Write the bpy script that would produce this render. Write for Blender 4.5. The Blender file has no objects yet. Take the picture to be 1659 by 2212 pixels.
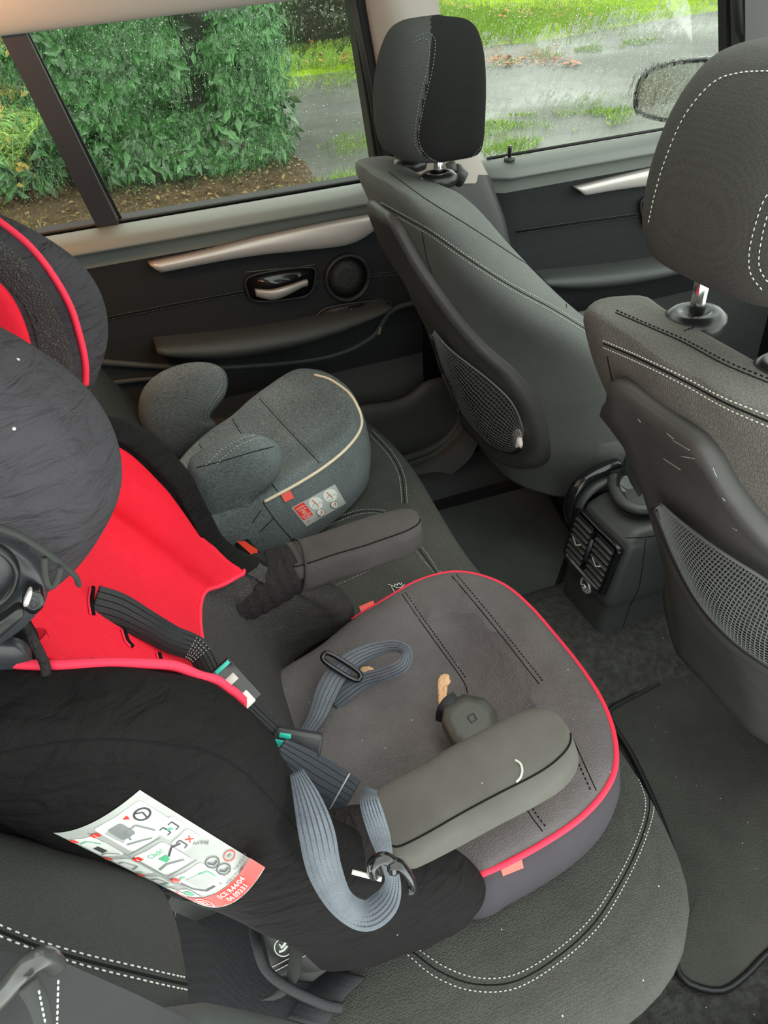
import bpy, bmesh, math, random
import numpy as np
from mathutils import Vector, Matrix, noise
from mathutils.bvhtree import BVHTree

# ---------------------------------------------------------------- camera, world, light, exposure
S = bpy.context.scene
COL = S.collection
W_, H_, F_ = 1659.0, 2212.0, 1661.0
_yc = Vector((-760, 1196, -F_)).normalized()
_xc = Vector((6500, 1823, -F_)); _xc = (_xc - _xc.dot(_yc)*_yc).normalized()
_zc = _xc.cross(_yc)
CAM = Vector((0, 0, 1.2))
AX = Vector((_xc.x, _yc.x, _zc.x)); AY = Vector((_xc.y, _yc.y, _zc.y)); AZ = Vector((_xc.z, _yc.z, _zc.z))
cd = bpy.data.cameras.new('camera'); co = bpy.data.objects.new('camera', cd); COL.objects.link(co)
cd.sensor_fit = 'HORIZONTAL'; cd.sensor_width = 36; cd.lens = 36*F_/W_; cd.clip_start = .01; cd.clip_end = 200
co.matrix_world = Matrix(((AX.x, AY.x, AZ.x, CAM.x), (AX.y, AY.y, AZ.y, CAM.y), (AX.z, AY.z, AZ.z, CAM.z), (0, 0, 0, 1)))
S.camera = co
w = bpy.data.worlds.new('overcast'); S.world = w; w.use_nodes = True
nt = w.node_tree; bg = nt.nodes['Background']
tc = nt.nodes.new('ShaderNodeTexCoord'); sp = nt.nodes.new('ShaderNodeSeparateXYZ'); cr_ = nt.nodes.new('ShaderNodeValToRGB')
nt.links.new(tc.outputs['Generated'], sp.inputs[0]); nt.links.new(sp.outputs['Z'], cr_.inputs[0]); nt.links.new(cr_.outputs[0], bg.inputs[0])
cr_.color_ramp.elements[0].color = (.76, .82, .77, 1); cr_.color_ramp.elements[1].color = (.95, 1, .95, 1)
bg.inputs[1].default_value = 1.0
def area(name, loc, target, sx, sy, power, color):
    l = bpy.data.lights.new(name, 'AREA'); l.shape = 'RECTANGLE'; l.size = sx; l.size_y = sy; l.energy = power; l.color = color
    o = bpy.data.objects.new(name, l); COL.objects.link(o); o.location = loc
    o.rotation_euler = (Vector(target)-Vector(loc)).to_track_quat('-Z', 'Y').to_euler(); return o
area('cabin_lamp_light', (-.26, 1.12, 1.19), (-.36, 1.6, 1.14), .08, .05, 1.2, (1, .42, .13))      # warm rear reading lamp
S.view_settings.view_transform = 'Standard'; S.view_settings.look = 'None'; S.view_settings.gamma = 1
S.view_settings.use_curve_mapping = False
S.view_settings.exposure = 1.95

# ---------------------------------------------------------------- helpers
def ray(px, py):
    return (AX*(px-W_/2) + AY*(H_/2-py) - AZ*F_).normalized()
def PX(px, py, x): d = ray(px, py); return CAM + d*((x-CAM.x)/d.x)
def PY(px, py, y): d = ray(px, py); return CAM + d*((y-CAM.y)/d.y)
def PZ(px, py, z): d = ray(px, py); return CAM + d*((z-CAM.z)/d.z)
def PL(px, py, p, n): d = ray(px, py); n = Vector(n); return CAM + d*((Vector(p)-CAM).dot(n)/d.dot(n))
def spl(pts, n=8, closed=False):
    pts = [Vector(p) for p in pts]; N = len(pts); out = []
    segs = N if closed else N-1
    for i in range(segs):
        if closed: p0, p1, p2, p3 = pts[i-1], pts[i], pts[(i+1) % N], pts[(i+2) % N]
        else: p1, p2 = pts[i], pts[i+1]; p0 = pts[i-1] if i else p1*2-p2; p3 = pts[i+2] if i+2 < N else p2*2-p1
        for k in range(n):
            t = k/n
            out.append(.5*((2*p1)+(p2-p0)*t+(2*p0-5*p1+4*p2-p3)*t*t+(3*p1-p0-3*p2+p3)*t*t*t))
    if not closed: out.append(pts[-1].copy())
    return out
def resamp(pts, n, closed=False):
    pts = [Vector(p) for p in pts]
    q = pts+[pts[0]] if closed else pts
    L = [0.0]
    for a, b in zip(q, q[1:]): L.append(L[-1]+(b-a).length)
    T = L[-1]; out = []; j = 0
    for k in range(n):
        s = T*k/(n if closed else n-1)
        while j < len(q)-2 and L[j+1] < s: j += 1
        d = L[j+1]-L[j]; f = (s-L[j])/d if d > 1e-12 else 0
        out.append(q[j].lerp(q[j+1], min(max(f, 0), 1)))
    return out
class MB:
    def __init__(s): s.v = []; s.f = []; s.smooth = []
    def add(s, vs, fs, smooth=True):
        b = len(s.v); s.v += [tuple(v) for v in vs]; s.f += [tuple(i+b for i in f) for f in fs]; s.smooth += [smooth]*len(fs); return s
    def grid(s, rows, cu=False, cv=False):
        n = len(rows); m = len(rows[0]); vs = [p for r in rows for p in r]; fs = []
        for i in range(n if cv else n-1):
            for j in range(m if cu else m-1):
                fs.append((i*m+j, i*m+(j+1) % m, ((i+1) % n)*m+(j+1) % m, ((i+1) % n)*m+j))
        return s.add(vs, fs)
    def loft(s, secs, cap=True):
        m = len(secs[0]); n = len(secs); vs = [p for r in secs for p in r]; fs = []
        for i in range(n-1):
            for j in range(m): fs.append((i*m+j, i*m+(j+1) % m, (i+1)*m+(j+1) % m, (i+1)*m+j))
        if cap:
            for i, flip in ((0, 1), (n-1, 0)):
                c = sum((Vector(p) for p in secs[i]), Vector())/m; vs.append(c); k = len(vs)-1
                for j in range(m):
                    a, b = i*m+j, i*m+(j+1) % m
                    fs.append((b, a, k) if flip else (a, b, k))
        return s.add(vs, fs)
    def tube(s, path, r, seg=8, closed=False, cap=True, flat=1.0, up=None):
        path = [Vector(p) for p in path]; n = len(path); secs = []; pu = None
        for i, p in enumerate(path):
            t = (path[(i+1) % n]-path[i-1]) if closed else (path[min(i+1, n-1)]-path[max(i-1, 0)])
            if t.length < 1e-9: t = Vector((1, 0, 0))
            t.normalize()
            if up is not None: u = Vector(up)
            elif pu is None: u = Vector((0, 0, 1)) if abs(t.z) < .9 else Vector((1, 0, 0))
            else: u = pu
            u = (u-t*u.dot(t)).normalized(); pu = u; v = t.cross(u)
            rr = r(i/(n-1)) if callable(r) else r
            secs.append([p+u*(math.cos(a)*rr*flat)+v*(math.sin(a)*rr) for a in [2*math.pi*k/seg for k in range(seg)]])
        if closed: return s.grid([x for x in secs], cu=True, cv=True)
        return s.loft(secs, cap)
    def box(s, lo, hi, M=None, bev=0.0):
        x0, y0, z0 = lo; x1, y1, z1 = hi
        vs = [Vector((x, y, z)) for z in (z0, z1) for (x, y) in ((x0, y0), (x1, y0), (x1, y1), (x0, y1))]
        fs = [(3, 2, 1, 0), (4, 5, 6, 7), (0, 1, 5, 4), (1, 2, 6, 5), (2, 3, 7, 6), (3, 0, 4, 7)]
        if bev > 0:
            bm = bmesh.new(); bv = [bm.verts.new(v) for v in vs]
            for f in fs: bm.faces.new([bv[i] for i in f])
            bmesh.ops.bevel(bm, geom=bm.edges[:], offset=bev, segments=3, affect='EDGES', profile=.5)
            bm.verts.index_update(); vs = [v.co.copy() for v in bm.verts]; fs = [tuple(v.index for v in f.verts) for f in bm.faces]; bm.free()
        if M is not None: vs = [M @ v for v in vs]
        return s.add(vs, fs, bev > 0)
    def ribbon(s, path, wv, th=.0012):
        """strap: path centre points, wv = width half-vectors per point (list) ; thickness th"""
        n = len(path); secs = []
        for i in range(n):
            p = Vector(path[i]); t = (Vector(path[min(i+1, n-1)])-Vector(path[max(i-1, 0)])).normalized()
            wd = Vector(wv[i]); nn = t.cross(wd).normalized()*th
            c = [p-wd-nn*.3, p-wd*.96-nn, p+wd*.96-nn, p+wd-nn*.3, p+wd+nn*.3, p+wd*.96+nn, p-wd*.96+nn, p-wd+nn*.3]
            secs.append(c)
        return s.loft(secs)
    def dashes(s, path, ln=.0035, gap=.0018, r=.0006):
        path = [Vector(p) for p in path]
        L = sum((b-a).length for a, b in zip(path, path[1:]))
        n = max(2, int(L/(ln+gap))); q = resamp(path, n*3+1)
        for i in range(n):
            s.tube([q[3*i], q[3*i+1].lerp(q[3*i+2], .5)], r, 4)
        return s
    def build(s, name, m, parent=None, **kw): return obj(name, s.v, s.f, m, parent, s.smooth, **kw)
    def bvh(s): return BVHTree.FromPolygons([Vector(v) for v in s.v], s.f)
    def wobble(s, amp, scale, seed=0.0, f=None):
        o = Vector((seed, seed*1.7, seed*.3))
        out = []
        for v in s.v:
            a = amp*(f(v) if f else 1)
            d = noise.noise_vector(Vector(v)*scale+o)*a; out.append((v[0]+d.x, v[1]+d.y, v[2]+d.z))
        s.v = out; return s
def wloc(o):
    l = Vector()
    while o: l += o.location; o = o.parent
    return l
def obj(name, vs, fs, m, parent=None, smooth=True, kind=None, label=None, cat=None, group=None):
    me = bpy.data.meshes.new(name); o0 = wloc(parent)
    if parent is None and vs:
        a = np.array([tuple(v) for v in vs]); o0 = Vector(((a[:, 0].min()+a[:, 0].max())/2, (a[:, 1].min()+a[:, 1].max())/2, a[:, 2].min()))
    me.from_pydata([(v[0]-o0.x, v[1]-o0.y, v[2]-o0.z) for v in vs], [], fs)
    me.validate()
    bm = bmesh.new(); bm.from_mesh(me); bmesh.ops.recalc_face_normals(bm, faces=bm.faces[:]); 
    bm.to_mesh(me); bm.free()
    if isinstance(smooth, list) and len(smooth) == len(me.polygons): me.polygons.foreach_set('use_smooth', smooth)
    else: me.polygons.foreach_set('use_smooth', [bool(smooth) if not isinstance(smooth, list) else True]*len(me.polygons))
    me.materials.append(m)
    o = bpy.data.objects.new(name, me); COL.objects.link(o)
    if parent: o.parent = parent
    else: o.location = o0
    return tag(o, kind, label, cat, group)
def tag(o, kind=None, label=None, cat=None, group=None):
    for k, v in (('kind', kind), ('label', label), ('category', cat), ('group', group)):
        if v: o[k] = v
    return o
def thing(name, loc, label=None, cat=None, group=None, kind=None):
    o = bpy.data.objects.new(name, None); COL.objects.link(o); o.location = loc; o.empty_display_size = .05
    return tag(o, kind, label, cat, group)
def cast(b, px, py, lift=0.0):
    d = ray(px, py); h = b.ray_cast(CAM, d)
    if h[0] is None: return None
    n = h[1] if h[1].dot(d) < 0 else -h[1]
    return h[0]+n*lift
def oncast(b, pts, n=60, lift=.0008, closed=False):
    q = resamp(spl([Vector((x, y, 0)) for x, y in pts], 10, closed), n, closed)
    r = [cast(b, p.x, p.y, lift) for p in q]
    r = [p for p in r if p is not None]
    out = []
    for p in r:          # drop jumps to something behind
        if out and (p-out[-1]).length > .12: continue
        out.append(p)
    return out
def drape(mb, b, pts, r, n=60, seg=6, lift=.0006, dash=False, **k):
    p = oncast(b, pts, n, lift)
    if len(p) < 3: return mb
    return mb.dashes(p, r=r, **k) if dash else mb.tube(p, r, seg)
def puff(mb, outline, N, prof, n=72, centre=None):
    """closed soft body: rings of the outline scaled to the centre (scale, offset along N) from the underside to the crown"""
    o = resamp(spl(outline, 6, True), n, True); c = Vector(centre) if centre is not None else sum(o, Vector())/len(o); N = Vector(N)
    return mb.loft([[c+(p-c)*s+N*h for p in o] for s, h in prof])

# ---------------------------------------------------------------- materials
def mat(name, col, rough=.7, bump=None, scale=300, dist=.0006, strength=.6, var=0.0, vscale=6, metal=0, spec=.5, col2=None, sheen=0.0, bump2=None, mscale=(1, 1, 1), coat=0, spots=0, emit=None):
    m = bpy.data.materials.new(name); m.use_nodes = True; t = m.node_tree; N = t.nodes; L = t.links
    b = N['Principled BSDF']; b.inputs['Roughness'].default_value = rough; b.inputs['Metallic'].default_value = metal
    b.inputs['Specular IOR Level'].default_value = spec; b.inputs['Coat Weight'].default_value = coat
    if sheen: b.inputs['Sheen Weight'].default_value = sheen; b.inputs['Sheen Roughness'].default_value = .5
    if emit: b.inputs['Emission Color'].default_value = (*col, 1); b.inputs['Emission Strength'].default_value = emit
    c = (*col, 1); b.inputs['Base Color'].default_value = c
    tc = N.new('ShaderNodeTexCoord'); mp = N.new('ShaderNodeMapping'); mp.inputs['Scale'].default_value = mscale; L.new(tc.outputs['Object'], mp.inputs[0])
    src = None
    if var:
        nz = N.new('ShaderNodeTexNoise'); nz.inputs['Scale'].default_value = vscale; nz.inputs['Detail'].default_value = 6; nz.inputs['Roughness'].default_value = .65; L.new(tc.outputs['Object'], nz.inputs[0])
        rp = N.new('ShaderNodeValToRGB'); rp.color_ramp.elements[0].position = .35; rp.color_ramp.elements[1].position = .68
        k = 1-var; rp.color_ramp.elements[0].color = (col[0]*k, col[1]*k, col[2]*k, 1)
        c2 = col2 or tuple(x*(1+var) for x in col); rp.color_ramp.elements[1].color = (*c2, 1)
        L.new(nz.outputs[0], rp.inputs[0]); src = rp.outputs[0]
    if bump:
        def tex(kind, sc):
            if kind == 'noise': x = N.new('ShaderNodeTexNoise'); x.inputs['Scale'].default_value = sc; x.inputs['Detail'].default_value = 4; o = x.outputs[0]
            elif kind == 'grain': x = N.new('ShaderNodeTexVoronoi'); x.feature = 'DISTANCE_TO_EDGE'; x.inputs['Scale'].default_value = sc; o = x.outputs[0]
            else: x = N.new('ShaderNodeTexVoronoi'); x.inputs['Scale'].default_value = sc; x.inputs['Randomness'].default_value = .55; o = x.outputs[0]
            L.new(mp.outputs[0], x.inputs['Vector']); return o
        o = tex(bump, scale)
        if bump == 'grain':
            r2 = N.new('ShaderNodeMapRange'); r2.inputs[2].default_value = .25; r2.inputs[1].default_value = 0; L.new(o, r2.inputs[0]); o = r2.outputs[0]
        bp = N.new('ShaderNodeBump'); bp.inputs['Distance'].default_value = dist; bp.inputs['Strength'].default_value = strength; L.new(o, bp.inputs['Height'])
        last = bp
        if bump == 'weave':      # the threads themselves: lighter crowns, darker gaps
            mr = N.new('ShaderNodeMapRange'); mr.inputs[1].default_value = .1; mr.inputs[2].default_value = .65; mr.inputs[3].default_value = 1.2; mr.inputs[4].default_value = .75; L.new(o, mr.inputs[0])
            vm = N.new('ShaderNodeVectorMath'); vm.operation = 'SCALE'; L.new(mr.outputs[0], vm.inputs['Scale'])
            if src: L.new(src, vm.inputs[0])
            else: vm.inputs[0].default_value = col
            src = vm.outputs[0]
        if bump2:
            x = N.new('ShaderNodeTexNoise'); x.inputs['Scale'].default_value = bump2[0]; x.inputs['Detail'].default_value = 5; x.inputs['Distortion'].default_value = .6
            mp2 = N.new('ShaderNodeMapping'); mp2.inputs['Scale'].default_value = bump2[2] if len(bump2) > 2 else (1, 1, 1); L.new(tc.outputs['Object'], mp2.inputs[0]); L.new(mp2.outputs[0], x.inputs['Vector'])
            b2 = N.new('ShaderNodeBump'); b2.inputs['Distance'].default_value = bump2[1]; b2.inputs['Strength'].default_value = 1; L.new(x.outputs[0], b2.inputs['Height']); L.new(bp.outputs[0], b2.inputs['Normal']); last = b2
        L.new(last.outputs[0], b.inputs['Normal'])
    if spots:      # lint and dust specks lying in the cloth
        v = N.new('ShaderNodeTexVoronoi'); v.inputs['Scale'].default_value = 95; L.new(tc.outputs['Object'], v.inputs['Vector'])
        sp_ = N.new('ShaderNodeSeparateColor'); L.new(v.outputs['Color'], sp_.inputs[0])
        a = N.new('ShaderNodeMath'); a.operation = 'LESS_THAN'; L.new(v.outputs['Distance'], a.inputs[0]); a.inputs[1].default_value = .085
        g = N.new('ShaderNodeMath'); g.operation = 'LESS_THAN'; L.new(sp_.outputs[0], g.inputs[0]); g.inputs[1].default_value = spots
        mu = N.new('ShaderNodeMath'); mu.operation = 'MULTIPLY'; L.new(a.outputs[0], mu.inputs[0]); L.new(g.outputs[0], mu.inputs[1])
        mx = N.new('ShaderNodeMix'); mx.data_type = 'RGBA'; L.new(mu.outputs[0], mx.inputs[0]); mx.inputs[7].default_value = (.45, .42, .38, 1)
        if src: L.new(src, mx.inputs[6])
        else: mx.inputs[6].default_value = c
        src = mx.outputs[2]
    if src: L.new(src, b.inputs['Base Color'])
    return m
M = {}
M['seat_fabric'] = mat('seat_fabric', (.105, .100, .088), .85, 'weave', 400, .001, .9, var=.16, vscale=9, spec=.3)
M['seat_fabric_dusty'] = mat('seat_fabric_dusty', (.052, .052, .046), .85, 'weave', 420, .001, .9, var=.2, vscale=7, spec=.3, spots=.07)
M['seat_side'] = mat('seat_side', (.098, .104, .098), .75, 'weave', 800, .0004, .6, var=.1, spec=.35)
M['bolster'] = mat('bolster', (.026, .027, .025), .8, 'weave', 800, .0005, .6, var=.1, spec=.3)
M['head_dark'] = mat('head_dark', (.009, .009, .009), .9, 'weave', 800, .0005, .6, spec=.12)
M['near_head'] = mat('near_head', (.042, .039, .036), .85, 'weave', 700, .0005, .7, var=.12, spec=.2)
M['head_back'] = mat('head_back', (.040, .042, .040), .9, 'weave', 600, .0006, .7, spec=.2)
M['denim_seam'] = mat('denim_seam', (.02, .024, .027), .9, spec=.05)
M['cuff_cloth'] = mat('cuff_cloth', (.022, .019, .020), .9, 'noise', 900, .0003, .5, spec=.15, bump2=(60, .006, (3, .6, 3)))
M['satin_black'] = mat('satin_black', (.012, .012, .012), .3, spec=.4)
M['seat_top'] = mat('seat_top', (.055, .058, .054), .8, 'weave', 700, .0005, .7, var=.12, spec=.3)
M['hardback'] = mat('hardback', (.045, .043, .041), .42, 'noise', 900, .0002, .5, var=.3, vscale=5, spec=.4)
M['plastic'] = mat('plastic', (.034, .036, .036), .45, 'noise', 1100, .0002, .5, spec=.45)
M['plastic_dark'] = mat('plastic_dark', (.009, .009, .01), .5, 'noise', 900, .0002, .4, spec=.4)
M['gloss_black'] = mat('gloss_black', (.008, .008, .009), .14)
M['rubber'] = mat('rubber', (.006, .006, .006), .6)
M['shell'] = mat('shell', (.03, .032, .037), .35, spec=.5)
M['door_skin'] = mat('door_skin', (.04, .044, .043), .55, 'noise', 700, .0003, .5, spec=.35)
M['door_top'] = mat('door_top', (.13, .142, .13), .5, 'noise', 600, .0003, .5, spec=.4)
M['door_fabric'] = mat('door_fabric', (.013, .015, .016), .8, 'weave', 900, .0003, .5, spec=.25)
M['silver'] = mat('silver', (.45, .42, .40), .38, metal=.35)
M['chrome'] = mat('chrome', (.65, .65, .65), .18, metal=1)
M['headliner'] = mat('headliner', (.45, .42, .38), .9, 'noise', 500, .0004, .6)
M['pillar'] = mat('pillar', (.33, .295, .26), .85, 'noise', 500, .0003, .5)
M['carpet'] = mat('carpet', (.05, .05, .046), 1, 'noise', 260, .004, 1, var=.35, vscale=70, spec=.1, spots=.10)
M['mat'] = mat('mat', (.058, .058, .052), 1, 'noise', 420, .002, 1, var=.22, vscale=4, spec=.1, spots=.10)
M['far_mat'] = mat('far_mat', (.085, .092, .088), 1, 'noise', 420, .001, 1, var=.15, vscale=6, spec=.1, spots=.02)
M['red'] = mat('red', (.70, .010, .03), .8, 'noise', 900, .0002, .5, var=.07, vscale=8, spec=.25, bump2=(26, .004))
M['red_piping'] = mat('red_piping', (.75, .02, .06), .75)
M['child_black'] = mat('child_black', (.0065, .0056, .006), .8, 'noise', 900, .0003, .5, var=.2, vscale=10, spec=.12, bump2=(34, .007, (1, 1, 2.2)), spots=.05)
M['child_wing'] = mat('child_wing', (.040, .037, .042), .85, 'noise', 900, .0003, .5, var=.15, vscale=12, spec=.18, bump2=(26, .012, (1, 1, 2.5)), spots=.02)
M['child_seat'] = mat('child_seat', (.105, .092, .094), .8, 'grain', 330, .0009, .5, var=.15, vscale=9, spec=.3, bump2=(9, .006), spots=.10)
M['child_leather'] = mat('child_leather', (.040, .036, .036), .55, 'grain', 420, .0009, .8, spec=.35, bump2=(16, .004))
M['child_grain'] = mat('child_grain', (.06, .055, .053), .55, 'grain', 300, .0012, .9, spec=.35)
M['child_skirt'] = mat('child_skirt', (.045, .04, .047), .9, 'noise', 800, .0003, .5, var=.12, spec=.2)
M['arm_grey'] = mat('arm_grey', (.092, .088, .078), .92, 'noise', 700, .0004, .7, var=.12, vscale=14, spec=.2, spots=.03)
M['arm_dark'] = mat('arm_dark', (.062, .055, .055), .9, 'noise', 700, .0004, .7, var=.15, vscale=14, spec=.2, bump2=(22, .003), spots=.012)
M['webbing'] = mat('webbing', (.035, .042, .058), .5, 'weave', 1500, .0004, .7, spec=.5, mscale=(1, 1, 1))
M['webbing_light'] = mat('webbing_light', (.10, .115, .14), .5, 'weave', 1300, .0004, .7, var=.15, vscale=60, spec=.5)
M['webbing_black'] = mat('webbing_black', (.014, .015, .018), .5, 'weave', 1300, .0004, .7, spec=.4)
M['elastic'] = mat('elastic', (.022, .024, .022), .85, 'noise', 1200, .0004, .7)
M['white_print'] = mat('white_print', (.72, .74, .70), .5)
M['grey_print'] = mat('grey_print', (.42, .43, .41), .5, var=.08, vscale=40)
M['dark_print'] = mat('dark_print', (.06, .06, .065), .5)
M['mid_print'] = mat('mid_print', (.22, .23, .23), .5)
M['green_print'] = mat('green_print', (.08, .42, .22), .5)
M['red_print'] = mat('red_print', (.82, .045, .035), .45)
M['orange_print'] = mat('orange_print', (.75, .2, .08), .5)
M['green_plastic'] = mat('green_plastic', (.02, .5, .4), .35)
M['buckle_red'] = mat('buckle_red', (.75, .06, .03), .35)
M['thread'] = mat('thread', (.42, .43, .40), .7)
M['thread_dim'] = mat('thread_dim', (.12, .125, .12), .7)
M['seam'] = mat('seam', (.009, .009, .009), .95, spec=.05)
M['foam'] = mat('foam', (.72, .42, .24), .9, 'noise', 300, .002, 1)
M['cream'] = mat('cream', (.62, .52, .38), .8)
M['tag_red'] = mat('tag_red', (.80, .10, .08), .5)
M['paper'] = mat('paper', (.7, .6, .58), .8)
M['net'] = mat('net', (.085, .09, .085), .7)
M['grime'] = mat('grime', (.22, .19, .13), .9, 'noise', 300, .001, 1)
def denim():
    m = mat('denim', (.05, .06, .068), .9, 'noise', 700, .0004, .7, spec=.15)
    t = m.node_tree; N = t.nodes; L = t.links; b = N['Principled BSDF']; tc = N.new('ShaderNodeTexCoord')
    o = []
    for sc in ((140, 1500, 1500), (1500, 140, 1500)):
        mp = N.new('ShaderNodeMapping'); mp.inputs['Scale'].default_value = sc; L.new(tc.outputs['Object'], mp.inputs[0])
        n = N.new('ShaderNodeTexNoise'); n.inputs['Scale'].default_value = 1; n.inputs['Detail'].default_value = 2; L.new(mp.outputs[0], n.inputs[0]); o.append(n.outputs[0])
    a = N.new('ShaderNodeMath'); a.operation = 'ADD'; L.new(o[0], a.inputs[0]); L.new(o[1], a.inputs[1])
    n3 = N.new('ShaderNodeTexNoise'); n3.inputs['Scale'].default_value = 9; L.new(tc.outputs['Object'], n3.inputs[0])
    a2 = N.new('ShaderNodeMath'); a2.operation = 'MULTIPLY_ADD'; L.new(n3.outputs[0], a2.inputs[0]); a2.inputs[1].default_value = .35; L.new(a.outputs[0], a2.inputs[2])
    r = N.new('ShaderNodeValToRGB'); r.color_ramp.elements[0].position = .85; r.color_ramp.elements[0].color = (.045, .053, .058, 1); r.color_ramp.elements[1].position = 1.0; r.color_ramp.elements[1].color = (.19, .212, .215, 1)
    mr = N.new('ShaderNodeMapRange'); mr.inputs[1].default_value = .8; mr.inputs[2].default_value = 1.6; L.new(a2.outputs[0], mr.inputs[0])
    r.color_ramp.elements[0].position = .2; r.color_ramp.elements[1].position = .85
    L.new(mr.outputs[0], r.inputs[0]); L.new(r.outputs[0], b.inputs['Base Color']); return m
M['denim'] = denim()
def glass():
    m = bpy.data.materials.new('wet_glass'); m.use_nodes = True; t = m.node_tree; N = t.nodes; L = t.links
    N.remove(N['Principled BSDF']); out = N['Material Output']
    tr = N.new('ShaderNodeBsdfTransparent'); tr.inputs[0].default_value = (.84, .88, .81, 1)
    rf = N.new('ShaderNodeBsdfRefraction'); rf.inputs['IOR'].default_value = 1.018; rf.inputs['Color'].default_value = (.84, .88, .81, 1); rf.inputs['Roughness'].default_value = .0
    gl = N.new('ShaderNodeBsdfGlossy'); gl.inputs['Roughness'].default_value = .05
    tc = N.new('ShaderNodeTexCoord'); mp = N.new('ShaderNodeMapping'); mp.inputs['Scale'].default_value = (60, 60, 14); L.new(tc.outputs['Object'], mp.inputs[0])
    n = N.new('ShaderNodeTexNoise'); n.inputs['Scale'].default_value = 1; n.inputs['Detail'].default_value = 3; L.new(mp.outputs[0], n.inputs[0])
    bp = N.new('ShaderNodeBump'); bp.inputs['Distance'].default_value = .03; bp.inputs['Strength'].default_value = 1; L.new(n.outputs[0], bp.inputs['Height']); L.new(bp.outputs[0], rf.inputs['Normal'])
    n2 = N.new('ShaderNodeTexNoise'); n2.inputs['Scale'].default_value = 9; n2.inputs['Detail'].default_value = 4; L.new(tc.outputs['Object'], n2.inputs[0])
    r = N.new('ShaderNodeMapRange'); r.inputs[1].default_value = .35; r.inputs[2].default_value = .6; r.inputs[3].default_value = .15; r.inputs[4].default_value = .75; L.new(n2.outputs[0], r.inputs[0])
    mx = N.new('ShaderNodeMixShader'); L.new(r.outputs[0], mx.inputs[0]); L.new(tr.outputs[0], mx.inputs[1]); L.new(rf.outputs[0], mx.inputs[2])
    fr = N.new('ShaderNodeFresnel'); fr.inputs[0].default_value = 1.35
    m2 = N.new('ShaderNodeMixShader'); L.new(fr.outputs[0], m2.inputs[0]); L.new(mx.outputs[0], m2.inputs[1]); L.new(gl.outputs[0], m2.inputs[2])
    L.new(m2.outputs[0], out.inputs[0]); return m
M['glass'] = glass()
def drops():
    m = bpy.data.materials.new('water_drop'); m.use_nodes = True; b = m.node_tree.nodes['Principled BSDF']
    b.inputs['Transmission Weight'].default_value = 1; b.inputs['Roughness'].default_value = .02; b.inputs['IOR'].default_value = 1.33; return m
M['water'] = drops()
# ================================================================ the outside
GZ = -.35
def gmat(name, col, col2, rough, scale, rough2=None, bumpd=.01):
    m = bpy.data.materials.new(name); m.use_nodes = True; t = m.node_tree; N = t.nodes; L = t.links; b = N['Principled BSDF']
    tc = N.new('ShaderNodeTexCoord'); n = N.new('ShaderNodeTexNoise'); n.inputs['Scale'].default_value = scale; n.inputs['Detail'].default_value = 8; n.inputs['Roughness'].default_value = .7; L.new(tc.outputs['Object'], n.inputs[0])
    r = N.new('ShaderNodeValToRGB'); r.color_ramp.elements[0].position = .38; r.color_ramp.elements[1].position = .62
    r.color_ramp.elements[0].color = (*col, 1); r.color_ramp.elements[1].color = (*col2, 1); L.new(n.outputs[0], r.inputs[0]); L.new(r.outputs[0], b.inputs['Base Color'])
    b.inputs['Roughness'].default_value = rough
    if rough2 is not None:
        n2 = N.new('ShaderNodeTexNoise'); n2.inputs['Scale'].default_value = scale*.35; n2.inputs['Detail'].default_value = 5; L.new(tc.outputs['Object'], n2.inputs[0])
        q = N.new('ShaderNodeMapRange'); q.inputs[1].default_value = .4; q.inputs[2].default_value = .6; q.inputs[3].default_value = rough; q.inputs[4].default_value = rough2; L.new(n2.outputs[0], q.inputs[0]); L.new(q.outputs[0], b.inputs['Roughness'])
    if rough2 is None: b.inputs['Specular IOR Level'].default_value = .05
    n3 = N.new('ShaderNodeTexNoise'); n3.inputs['Scale'].default_value = scale*18; L.new(tc.outputs['Object'], n3.inputs[0])
    bp = N.new('ShaderNodeBump'); bp.inputs['Distance'].default_value = bumpd; bp.inputs['Strength'].default_value = .5; L.new(n3.outputs[0], bp.inputs['Height']); L.new(bp.outputs[0], b.inputs['Normal'])
    return m
m_road = gmat('wet_tarmac', (.055, .058, .052), (.10, .105, .093), .3, 1.4, .6, .006)
m_road.node_tree.nodes['Principled BSDF'].inputs['Specular IOR Level'].default_value = .28
m_soil = gmat('soil', (.04, .028, .018), (.13, .09, .055), .8, 5, None, .03)
m_lawn = gmat('lawn', (.11, .19, .012), (.27, .38, .03), .85, .9, None, .03)
m_verge = gmat('verge', (.07, .10, .02), (.25, .30, .07), .85, 3, None, .03)
def leafmat(name, col, rough=.28, var=.4):
    m = bpy.data.materials.new(name); m.use_nodes = True; t = m.node_tree; N = t.nodes; L = t.links; b = N['Principled BSDF']; b.inputs['Roughness'].default_value = rough
    a = N.new('ShaderNodeAttribute'); a.attribute_name = 'tint'; r = N.new('ShaderNodeValToRGB'); L.new(a.outputs['Fac'], r.inputs[0]); L.new(r.outputs[0], b.inputs['Base Color'])
    r.color_ramp.elements[0].color = tuple(c*(1-var) for c in col)+(1,); r.color_ramp.elements[1].color = tuple(c*(1+var*1.6) for c in col)+(1,)
    b.inputs['Specular IOR Level'].default_value = .6
    return m
m_leaf = leafmat('laurel_leaf', (.05, .135, .042), .22, .6); m_leaf2 = leafmat('far_leaf', (.06, .075, .04), .5)
m_blade = leafmat('grass_blade', (.16, .27, .025), .5); m_fern = leafmat('fern_leaf', (.22, .36, .06), .5); m_dead = leafmat('fallen_leaf', (.42, .16, .06), .6)
R = random.Random(7)
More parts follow.
